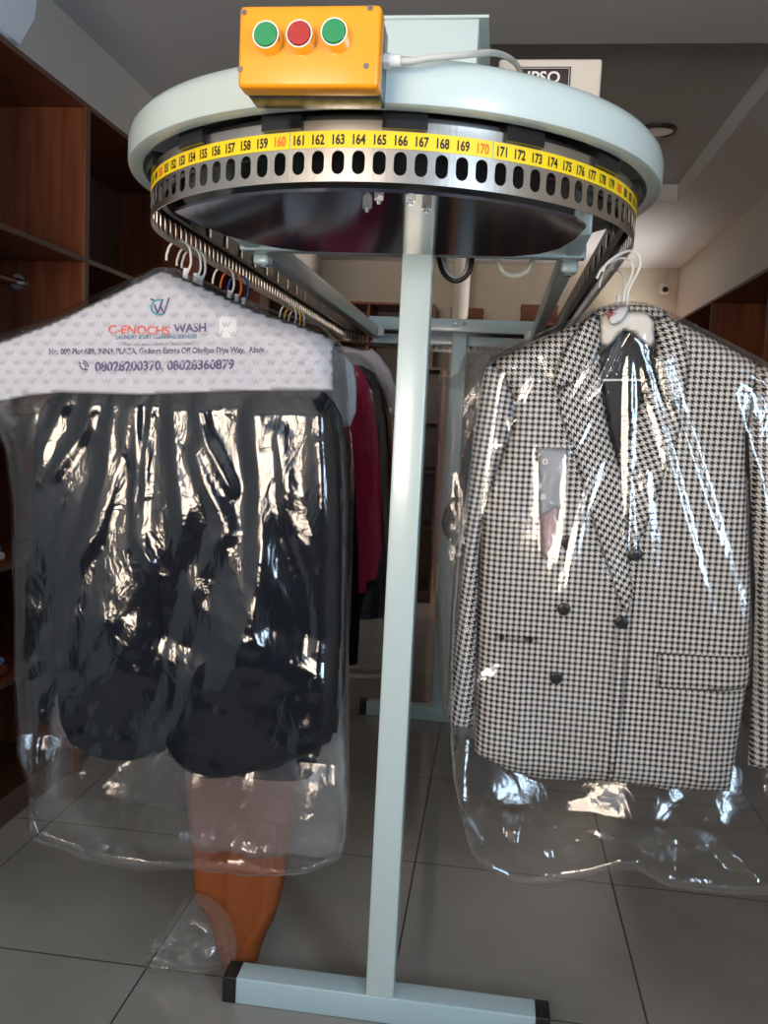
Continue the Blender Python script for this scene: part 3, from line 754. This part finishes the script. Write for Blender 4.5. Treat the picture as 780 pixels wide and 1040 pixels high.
soft_part('sleeve', [(312, 392), (332, 400), (349, 430), (351, 560), (347, 748), (318, 752), (318, 560)], LY, LY+.03, .014, .012, NAVY, jk, edge=.03)

cape = empty('printed_cape', 'white printed laundry cape with logo and phone numbers on the black jacket', 'garment cover', (-.44, LY, 1.55))
bag1s = Soft(loc3(bag1_px, lambda P: LB(P)-.01), LB, .075, .055, edge=.055)
cw = waves(31, 5, 6, 18, ridge=False)
cfn = lambda P: np.where(inside(P, bag1s.poly), bag1s.front(P), LB(P)-.02)+.010
CS = Soft(loc3([(150, 281), (167, 275), (180, 279), (260, 315), (341, 343), (340, 397), (250, 397), (140, 401), (60, 399), (28, 402), (0, 408), (-45, 414), (-52, 364), (0, 347), (60, 325), (110, 301)], cfn),
          lambda P: bag1s.front(P)+.010+.0015*(cw(P)+1), .0014, .0010, edge=.004, step=.009, rnd=0)
child_to(CS.build('cape_sheet', PAPER, None), cape)
YC = LY-.055
def cape_ink(items):
    """print: (text, left end px, right end px, cap height px, material index, slant, bold)"""
    ink = Ink()
    for s, p0, p1, hpx, mi, sl, bold in items:
        v, f = text_mesh(s, bold)
        a, b = atf(*p0, cfn), atf(*p1, cfn); ex = np.array([b[0]-a[0], b[2]-a[2]]); W = np.hypot(*ex); ex /= W; ey = np.array([-ex[1], ex[0]])
        L = v[:, 0].max()-v[:, 0].min(); kx = W/L; ky = hpx*1.69/FPX/.73
        u = (v[:, 0]-v[:, 0].min())*kx; w = v[:, 1]*ky; u = u+sl*w
        P = np.array([a[0], a[2]])+u[:, None]*ex+w[:, None]*ey
        y = CS.front(P)-.0011
        ink.add(np.stack([P[:, 0], y, P[:, 1]], 1), f, mi)
    return ink
ink = cape_ink([('C-ENOCHS', (110, 338.5), (172.5, 340), 9, 0, 0, .028), ('WASH', (176.5, 338), (209.5, 336.5), 9, 1, 0, .035),
                ('LAUNDRY & DRY CLEANING SERVICES', (118, 344.5), (200, 343.5), 4.4, 2, 0, .03),
                ('"For we your clothes feel loved"', (124, 351.5), (197, 350.5), 4.2, 3, .2, 0),
                ('No. 009 Plot 689, INNA PLAZA, Gaduwa Estate Off Oladipo Diya Way,  Abuja', (50, 360), (269, 358), 6.2, 3, 0, .035),
                ('08028200370, 08028360879', (96.5, 377), (238, 374.5), 10, 1, 0, .04)])
lg = child_to(ink.build('lettering', [TEXTO, TEXTN, TEXTB, TEXTD], None), cape); lg['label'] = 'printed shop name, address and phone numbers'
def cape_strokes(lines, wpx, mats):
    ink = Ink()
    for pts, mi in lines:
        Q = np.array([atf(x, y, cfn)[[0, 2]] for x, y in pts]); w = wpx*1.69/FPX/2
        T = np.gradient(Q, axis=0); T /= np.linalg.norm(T, axis=1)[:, None]; Nn = np.stack([-T[:, 1], T[:, 0]], 1)
        A, B = Q+Nn*w, Q-Nn*w; P = np.concatenate([A, B]); y = CS.front(P)-.0013; n = len(Q)
        ink.add(np.stack([P[:, 0], y, P[:, 1]], 1), [(i, i+1, n+i+1, n+i) for i in range(n-1)], mi)
    return ink
arc = lambda cx, cy, r, a, b, n=14: [(cx+r*math.cos(math.radians(k)), cy-r*math.sin(math.radians(k))) for k in np.linspace(a, b, n)]
def dense(pts, n=5): return [tuple(np.array(a)+(np.array(b)-np.array(a))*k/n) for a, b in zip(pts, pts[1:]) for k in range(n)]+[pts[-1]]
em = cape_strokes([(arc(161.5, 312, 7.6, 60, 300), 0), (dense([(153, 303.5), (157, 305.5)]), 1), (dense([(157, 309.5), (160.5, 318.5)]), 1), (dense([(160.5, 318.5), (165.5, 304)]), 1), (dense([(163, 310), (166.5, 319)]), 1), (dense([(166.5, 319), (172, 302.5)]), 1), (dense([(163, 321), (166, 318.5)]), 0)], 2.1, None)
child_to(em.build('logo', [TEAL, TEXTN], None), cape)
ph = cape_strokes([(arc(88, 369, 7, 195, 285), 0), (dense([(80, 367.5), (82.5, 370)]), 0), (dense([(86, 374), (89, 376)]), 0), (arc(83.5, 372.5, 4, -5, 80, 6), 0), (arc(83.5, 372.5, 6.3, -5, 80, 6), 0)], 1.5, None)
child_to(ph.build('phone_symbol', [TEXTD], None), cape)
wm = []
for r_ in range(13):
    for c_ in range(26):
        x, y = -40+c_*15.2+(r_ % 2)*7.6, 284+r_*9.6
        P = atf(x, y, cfn)[[0, 2]][None]; P2 = atf(x+9, y-5, cfn)[[0, 2]][None]; P3 = atf(x, y-6, cfn)[[0, 2]][None]
        if inside(P, CS.poly)[0] and inside(P2, CS.poly)[0] and inside(P3, CS.poly)[0] and poly_dist(P, CS.poly)[0] > .008:
            for pts in ([(0, -4.5), (2, 0)], [(2, 0), (4.2, -5)], [(4, -3), (5.2, 0)], [(5.2, 0), (8, -5.5)]):
                wm.append((dense([(x+a, y+b) for a, b in pts], 2), 0))
child_to(cape_strokes(wm, 1.1, None).build('repeat_print', [WMARK], None), cape)
q = [(223, 321), (241, 322), (240, 343), (222, 343)]
S2 = Soft(loc3(q, cfn), lambda P: CS.front(P)-.0004, .0004, .0002, edge=.002, step=.008, rnd=0)
st = child_to(S2.build('paper_ticket', PAPERW, None, flat=True), cape); st['label'] = 'small white paper ticket pinned on the cape'

og = empty('long_gown', 'long orange cloth garment hanging behind the black jacket, hem on the floor', 'gown', (-.32, .13, 0.0))
ofd = crease([([(271, 800), (271, 926), (253, 957), (241, 988)], .014, .018), ([(232, 780), (236, 900), (232, 980)], .008, .02), ([(262, 780), (262, 930)], .006, .012)], .13)
soft_part('cloth', [(170, 500), (330, 500), (308, 760), (291, 880), (282, 926), (266, 957), (260, 981), (247, 990), (232, 990), (222, 975), (212, 932), (197, 916), (194, 860), (186, 760)], .13, .135, .020, .014, ORCL, og, edge=.02, fold=ofd, step=.010)
t = empty('garment_bag', 'crumpled clear plastic bag end on the floor beside the orange hem', 'garment bag', (-.42, .08, 0), 'clear plastic garment bags')
wv = waves(9, 12, 60, 250, warp=.02)
b = Soft(loc2([(150, 985), (148, 962), (166, 944), (180, 916), (200, 906), (228, 924), (242, 958), (238, 986)], .07), .08, .05, .012, edge=.045, step=.006, fold=lambda P: .022*(wv(P)+.6))
child_to(b.build('film_sleeve', FILM, None), t)

t = empty('garment_bag', 'cloudy plastic bag hanging round the orange garment just below the black jacket', 'garment bag', (-.28, .13, .8), 'clear plastic garment bags')
FILMC = film('hazy_plastic_film', 0.26, 0.2, 18, rough=0.09, tint=(.93, .92, .92))
wv = waves(27, 12, 30, 150, zs=.6, warp=.02)
b = Soft(loc2([(178, 560), (350, 560), (352, 700), (351, 866), (330, 880), (300, 872), (262, 878), (230, 868), (192, 874), (180, 780)], .10), .135, .035, .03, edge=.03, step=.009, fold=lambda P: .010*(wv(P)+.8))
child_to(b.build('film_sleeve', FILMC, None), t)
j2 = empty('suit_jacket', 'dark jacket hanging close behind the black jacket, only its hem showing', 'jacket', (-.40, .40, 1.5))
soft_part('body', [(130, 400), (190, 350), (250, 350), (330, 405), (350, 480), (351, 600), (345, 700), (330, 770), (311, 797), (300, 803), (250, 801), (205, 790), (150, 740), (130, 560)], .38, .38, .03, .03, NAVY2, j2, edge=.05, fold=fjk)
g3 = empty('folded_trousers', 'dark grey trousers hanging at the right edge of the black jacket bag', 'trousers', (-.2, .48, 1.2))
soft_part('trouser_leg', [(300, 430), (356, 430), (363, 520), (366, 674), (353, 677), (335, 674), (310, 600)], .48, .48, .018, .014, NAVY, g3, edge=.03)
soft_part('paper_cover', [(280, 352), (312, 338), (352, 358), (364, 378), (363, 432), (340, 436), (290, 432)], .48, .455, .008, .004, PAPERW, g3, edge=.02)
g4 = empty('magenta_jacket', 'magenta jacket in clear plastic, farther along the left rail beside the post', 'jacket', (-.25, 1.0, 1.4))
fm = waves(41, 6, 15, 60, zs=.3, ridge=False)
soft_part('body', [(285, 400), (330, 372), (352, 368), (366, 372), (379, 400), (386, 470), (388, 588), (362, 594), (320, 592), (290, 590)], .99, 1.0, .04, .03, MAG, g4, edge=.05, fold=lambda P: .008*fm(P))
soft_part('sleeve', [(340, 410), (362, 400), (372, 440), (376, 600), (356, 606), (340, 590)], .95, .955, .018, .014, MAG, g4, edge=.03)
g5 = empty('navy_jacket', 'dark navy jacket just behind the magenta jacket on the left rail', 'jacket', (-.2, 1.14, 1.4))
soft_part('body', [(300, 400), (340, 372), (377, 371), (391, 404), (398, 470), (400, 626), (366, 631), (330, 622), (305, 600)], 1.14, 1.14, .035, .03, NAVY2, g5, edge=.05)
soft_part('paper_cover', [(320, 356), (345, 350), (372, 357), (379, 352), (402, 384), (404, 425), (396, 425), (386, 392), (372, 374), (330, 374)], 1.2, 1.2, .01, .008, PAPER, g5, edge=.02)
t = empty('garment_bag', 'clear plastic bag over the magenta jacket', 'garment bag', (-.25, 1.0, 1.5), 'clear plastic garment bags')
wv = waves(13, 10, 30, 120, zs=.5, warp=.02)
b = Soft(loc2([(300, 372), (350, 354), (374, 362), (396, 398), (403, 520), (404, 692), (362, 694), (330, 690), (300, 600)], .95), 1.0, .075, .065, edge=.06, step=.012, fold=lambda P: .008*(wv(P)+1))
child_to(b.build('film_sleeve', FILM, None), t)

# ================================================================== RIGHT GARMENTS
RY = -.01
hg = empty('clothes_hanger', 'white hanger with twin hooks and a card collar in the houndstooth jacket', 'hanger', (.455, RY, 1.54))
for k, (ox, oy, m_) in enumerate(((0, RY-.004, WIRE), (-.008, RY+.026, WIRE))):
    P = [(612, 276), (616, 268), (626, 260), (637, 255), (645, 256), (650, 263), (649, 273), (643, 285), (638, 297), (637, 312)] if k == 0 else [(606, 283), (612, 272), (622, 265), (632, 262), (640, 265), (643, 273), (640, 284), (635, 295), (633, 310)]
    child_to(MB().tube(cat([tuple(at(x, y, oy)) for x, y in P], 4), .0026, 8).build('hook', m_), hg)
J = empty('houndstooth_jacket', 'double-breasted black and white houndstooth jacket in a clear bag', 'jacket', (.46, RY, 1.5))
YF = RY-.035
bodyL = [(490, 514), (500, 488), (520, 434), (521, 403), (508, 379), (500, 366), (560, 338), (604, 318), (612, 352), (614, 395), (622, 440), (629, 466), (638, 440), (650, 410), (664, 375), (667, 350), (680, 318), (728, 342), (775, 368), (772, 400), (762, 440), (764, 520), (768, 600), (766, 680), (757, 745), (746, 811), (681, 809), (640, 803), (618, 799), (585, 799), (551, 798), (515, 789), (482, 771), (484, 700), (485, 640)]
fb = waves(51, 6, 8, 30, zs=.25, ridge=False)
seam = crease([([(616, 470), (624, 620), (618, 800)], .003, .010), ([(520, 690), (530, 740), (528, 792)], .006, .03), ([(730, 700), (715, 760), (712, 805)], .006, .03)], YF)
body = Soft(loc2(bodyL, YF), RY, .04, .035, edge=.05, step=.010, fold=lambda P: .004*fb(P)+seam(P), rnd=0)
child_to(body.build('body', HOUND, None), J)
fl = lambda off: (lambda P: body.front(P)-off)
def flat_part(name, px, off, mat, th=.003, uv=0.0, edge=.008, parent=None, rnd=0, step=.009):
    s = Soft(loc2(px, YF), fl(off), th, .001, edge=edge, step=step, uv=uv, rnd=rnd); o = child_to(s.build(name, mat, None), J)
    if parent is not None: o.parent = parent
    return s, o
# lining and the inside of the back seen in the neck
li = Soft(loc2([(606, 318), (640, 312), (676, 318), (672, 352), (664, 400), (645, 450), (630, 485), (618, 440), (606, 360)], RY), RY+.028, .006, .003, edge=.02, step=.012, rnd=0)
o = child_to(li.build('lining', LINING, None), J)
# front edge: the overlapping front, then lapels and collar
flat_part('front_edge', [(631, 468), (640, 500), (650, 560), (640, 640), (632, 720), (622, 799), (616, 800), (621, 700), (626, 620), (622, 540), (622, 480)], .0015, HOUND, .003, 0.0)
flat_part('lapel', [(612, 350), (614, 395), (622, 440), (629, 467), (636, 520), (642, 600), (636, 629), (626, 604), (606, 545), (584, 465), (569, 422), (565, 397), (582, 388), (597, 372)], .004, HOUND, .006, -.42)
flat_part('lapel', [(667, 350), (664, 376), (650, 410), (638, 441), (631, 468), (636, 520), (641, 566), (657, 532), (681, 462), (691, 434), (691, 414), (676, 410), (668, 398)], .004, HOUND, .005, .42)
flat_part('collar', [(604, 315), (613, 322), (613, 352), (598, 374), (582, 389), (565, 396), (560, 384), (574, 352), (590, 328)], .007, HOUND, .006, -.30)
flat_part('collar', [(667, 324), (680, 316), (690, 332), (700, 366), (693, 411), (676, 409), (668, 397), (665, 372), (667, 350)], .007, HOUND, .006, .30)
bc = Soft(loc2([(603, 318), (612, 311), (640, 309), (668, 311), (682, 318), (676, 326), (640, 318), (610, 326)], RY+.01), RY+.015, .012, .012, edge=.012, step=.008, rnd=1)
child_to(bc.build('back_collar', HOUND, None), J)
# sleeves
slv = waves(61, 6, 12, 50, zs=.4, ridge=False)
s, o = soft_part('sleeve', [(500, 366), (509, 378), (522, 403), (521, 434), (501, 489), (491, 514), (486, 560), (484, 640), (480, 744), (457, 741), (461, 680), (468, 600), (474, 520), (480, 450), (487, 395), (492, 374)], YF, RY-.012, .034, .03, HOUND, J, edge=.03, uv=-.10, fold=lambda P: .005*slv(P), rnd=0)
s, o = soft_part('sleeve', [(772, 366), (792, 378), (806, 400), (822, 480), (832, 600), (836, 790), (800, 792), (763, 782), (768, 700), (771, 600), (766, 500), (764, 440)], YF, RY-.012, .034, .03, HOUND, J, edge=.03, uv=.08, fold=lambda P: .005*slv(P), rnd=0)
# pockets and buttons
flat_part('pocket_flap', [(666, 662), (715, 665), (764, 667), (768, 684), (766, 701), (715, 700), (667, 698)], .002, HOUND, .005, .02)
flat_part('pocket_welt', [(503, 642), (547, 646), (547, 652), (503, 648)], .002, HOUND, .003, .0, edge=.004)
for x, y in ((575, 549), (644, 562), (572, 617), (630, 630), (564, 686)):
    P = np.array(loc2([(x, y)], YF)); yy = float(body.front(P)[0])-(.0125 if 610 < x < 660 else .008); c = (P[0, 0], yy, P[0, 1])
    mb = MB(); mb.lathe([(0, .006), (.004, .0055), (.0085, .006), (.0115, .0045), (.0125, .002), (.0118, 0), (0, 0)], n=32)
    bmesh.ops.rotate(mb.bm, verts=mb.bm.verts, cent=(0, 0, 0), matrix=Matrix.Rotation(PI/2, 3, 'X')); bmesh.ops.translate(mb.bm, verts=mb.bm.verts, vec=c)
    child_to(mb.build('button', BUTTON), J)
# card collar, trouser bar and tag of the hanger
cc = Soft(loc2([(610, 320), (622, 315), (656, 315), (665, 326), (666, 355), (652, 345), (642, 336), (633, 335), (624, 346), (611, 358)], RY-.02), RY-.012, .004, .002, edge=.004, step=.008, rnd=0)
o = child_to(cc.build('card_collar', CARD, None), hg)
a, b_ = at(612, 386, RY+.004), at(657, 386, RY+.004)
child_to(MB().cyl(tuple(a), tuple(b_), .0022, n=10).build('trouser_bar', WIRE), hg)
tg = Soft(loc2([(616, 318), (634, 309), (640, 312), (634, 325), (624, 331), (618, 328)], RY-.03), RY-.030, .006, .004, edge=.008, step=.006, rnd=1)
t = empty('laundry_tag', 'small white tag with red writing on the neck of the houndstooth jacket', 'tag', tuple(at(628, 310, RY-.03)))
o = child_to(tg.build('tag_sheet', PAPERW, None), t)
v, f = text_mesh('SK', .02); a = at(617, 324, RY-.03); ca_, sa_ = math.cos(.55), math.sin(.55); k = .016
P = np.stack([a[0]+(v[:, 0]*ca_-v[:, 1]*sa_)*k, a[2]+(v[:, 0]*sa_+v[:, 1]*ca_)*k], 1)
ink = Ink(); ink.add(np.stack([P[:, 0], tg.front(P)-.0012, P[:, 1]], 1), f); w = child_to(ink.build('writing', RED, None), t)

bag2_px = [(612, 309), (640, 303), (668, 308), (735, 342), (786, 368), (812, 392), (832, 480), (842, 640), (846, 800), (838, 900), (780, 914), (744, 914), (686, 908), (668, 901), (641, 884), (609, 896), (560, 905), (524, 905), (490, 886), (474, 866), (464, 820), (455, 780), (455, 700), (458, 600), (470, 500), (480, 420), (488, 372), (500, 358), (560, 332)]
cr2 = crease([([(640, 335), (612, 390), (585, 425), (540, 445), (510, 452)], .010, .012), ([(640, 335), (606, 410), (585, 450), (548, 462)], .010, .012), ([(640, 335), (639, 420), (637, 520), (635, 560)], .012, .014),
              ([(645, 340), (664, 410), (686, 500), (718, 620)], .013, .016), ([(672, 366), (696, 450), (720, 530), (742, 600), (748, 670)], .014, .020), ([(610, 360), (580, 410), (540, 424), (522, 426)], .008, .012),
              ([(522, 432), (545, 385)], .010, .012), ([(608, 470), (588, 530), (572, 600)], .010, .012), ([(548, 455), (547, 520), (548, 570)], .006, .010), ([(577, 455), (574, 520), (566, 570)], .006, .010),
              ([(652, 480), (660, 560), (668, 640)], .012, .018), ([(552, 362), (566, 385), (578, 375)], .010, .012), ([(735, 370), (775, 390)], .012, .016), ([(470, 640), (480, 690), (505, 680)], .012, .02), ([(745, 400), (770, 480), (780, 560)], .014, .03),
              ([(690, 700), (700, 760), (730, 830)], .010, .02), ([(480, 880), (520, 895), (590, 880)], .016, .02), ([(560, 880), (600, 850), (640, 845)], .012, .02), ([(660, 830), (672, 870)], .014, .02), ([(720, 860), (760, 840), (775, 870)], .014, .02)], YF-.03, .27)
wv2 = waves(17, 10, 18, 70, zs=.5, warp=.03); wv2b = waves(18, 14, 40, 180, zs=.8, warp=.03)
zh2 = at(640, 803, RY)[2]
tf2 = lambda P: .020+.046*np.clip((P[:, 1]-zh2+.05)/.12, 0, 1)
RB = lambda P: RY-.075*np.clip(1.33-P[:, 1], 0, .55)*(1+.3*np.sin(P[:, 0]*19+.5)*np.sin(P[:, 1]*8))
bag2 = Soft(loc3(bag2_px, lambda P: RB(P)-.02), RB, tf2, lambda P: tf2(P)*.8, edge=.045, step=.0055, fold=lambda P: cr2(P)+.0022*(wv2(P)+1.2)+.016*(wv2b(P)+1.0)*np.clip((zh2+.02-P[:, 1])/.05, 0, 1), bfold=lambda P: .006*waves(19, 8, 20, 80)(P), rnd=1)
t = empty('garment_bag', 'clear plastic bag over the houndstooth jacket', 'garment bag', (.46, RY, 1.55), 'clear plastic garment bags')
child_to(bag2.build('film_sleeve', FILMR, None), t)
# printed strip on the bag's chest
ps = Soft(loc2([(547, 456), (578, 454), (576, 500), (570, 516), (566, 567), (551, 567), (548, 510)], YF-.03), lambda P: body.front(P)-.010, .0008, .0004, edge=.002, step=.008, rnd=0)
PRN = film('grey_printed_film', 0.42, .3, 40, tint=(.75, .78, .85)); PRR = film('coral_printed_film', .5, .3, 40, tint=(1, .45, .40))
o = child_to(ps.build('printed_strip', PRN, None), t)
pr = Soft(loc2([(550, 524), (566, 514), (569, 520), (565, 566), (552, 566)], YF-.03), lambda P: body.front(P)-.0115, .0006, .0004, edge=.002, step=.008, rnd=0)
o2 = child_to(pr.build('coral_print', PRR, None), t); o2.parent = o
ink = Ink()
for s_, x, y in (('0', 551, 472), ('3', 545, 497), ('8', 549, 508)):
    v, f = text_mesh(s_, .01); P0 = at(x, y, YF-.03); P = np.stack([P0[0]+v[:, 0]*.022, P0[2]+v[:, 1]*.016], 1)
    ink.add(np.stack([P[:, 0], ps.front(P)-.0015, P[:, 1]], 1), f)
o3 = child_to(ink.build('digits', WHITEINK, None), t); o3.parent = o

hanger(1, .24, 'white wire hanger behind the houndstooth jacket on the right rail', WIRE, HG)
g6 = empty('dark_shirt', 'dark short-sleeved garment hanging behind the houndstooth jacket', 'shirt', (.42, .24, 1.5))
soft_part('body', [(500, 400), (560, 350), (640, 345), (720, 400), (730, 620), (715, 760), (480, 700), (470, 560), (480, 480)], .24, .24, .035, .03, NAVY2, g6, edge=.05)
soft_part('sleeve', [(500, 400), (478, 432), (462, 500), (447, 526), (452, 547), (472, 562), (486, 560), (495, 480)], .23, .225, .03, .02, NAVY2, g6, edge=.03)
t = empty('garment_bag', 'wide clear plastic bag hanging behind the houndstooth jacket, beside the post', 'garment bag', (.42, .24, 1.5), 'clear plastic garment bags')
wv = waves(23, 12, 30, 140, zs=.45, warp=.03)
cr6 = crease([([(470, 380), (460, 470)], .012, .02), ([(495, 400), (462, 520)], .012, .03), ([(456, 540), (448, 650)], .012, .02), ([(500, 352), (480, 372)], .01, .02)], .2, .3)
b = Soft(loc2([(438, 377), (462, 385), (473, 352), (500, 346), (640, 335), (760, 400), (770, 740), (700, 780), (520, 780), (462, 742), (446, 730), (442, 640), (436, 560), (438, 510), (447, 440)], .2), .24, .075, .06, edge=.05, step=.010, fold=lambda P: .016*(wv(P)+1)+cr6(P))
child_to(b.build('film_sleeve', FILMB, None), t)

# ================================================================== THINGS ON THE LEFT SHELVES
def folded(label, y0, y1, z, h, mats, name='folded_cloth'):
    t = empty(name, label, 'cloth', (-1.3, (y0+y1)/2, z), 'folded cloths on the left shelves')
    n = len(mats); zz = z
    for k, m_ in enumerate(mats):
        hh = h/n; d = .008*k
        mb = MB().box(-1.42, -1.185-d, y0+d, y1-d, zz+.0005, zz+hh, bev=hh*.45); o = mb.build('fold', m_); 
        for v in o.data.vertices:
            v.co.z += .006*math.sin(25*v.co.y+3*k)*math.cos(18*v.co.x) if v.co.z > zz+hh*.6 else 0
        child_to(o, t); zz += hh
    return t
folded('folded light blue and white cloth on the left shelf, upper of the two piles', .30, .66, .815, .085, [CLOTHW, CLOTHB, CLOTHB])
folded('folded dark red and blue cloth on the left shelf, lower of the two piles', .28, .68, .467, .095, [CLOTHR, CLOTHB, CLOTHR])

# ================================================================== LIGHT
W = bpy.data.worlds.new('daylight'); S.world = W; W.use_nodes = True
bg = W.node_tree.nodes['Background']; bg.inputs[0].default_value = (0.52, 0.72, 1.0, 1); bg.inputs[1].default_value = 3.0
def area(name, loc, rot, sx, sy, power, col):
    l = bpy.data.lights.new(name, 'AREA'); l.shape = 'RECTANGLE'; l.size = sx; l.size_y = sy; l.energy = power; l.color = col
    o = bpy.data.objects.new(name, l); COL.objects.link(o); o.location = loc; o.rotation_euler = rot; return o
# sunlit street seen through the shop front; added cool fill at the unseen door; added warm fill for the back wall
area('street_daylight', (-.83, FY-.30, 1.52), (PI/2, 0, 0), 1.25, 1.1, 95, (1.0, .78, .56))
area('added_cool_fill', (RX+.22, -2.75, 1.62), (PI/2, 0, PI/2), 1.1, .95, 80, (.58, .79, 1.0))
area('added_back_fill', (RX+.25, 5.9, 1.5), (PI/2, 0, PI/2), 1.1, 1.0, 62, (1.0, .88, .72))
S.cycles.transparent_max_bounces = 32
S.cycles.max_bounces = 10
S.view_settings.view_transform = 'Standard'; S.view_settings.look = 'None'
S.view_settings.gamma = 1.0; S.view_settings.use_curve_mapping = False
S.view_settings.exposure = 0.32
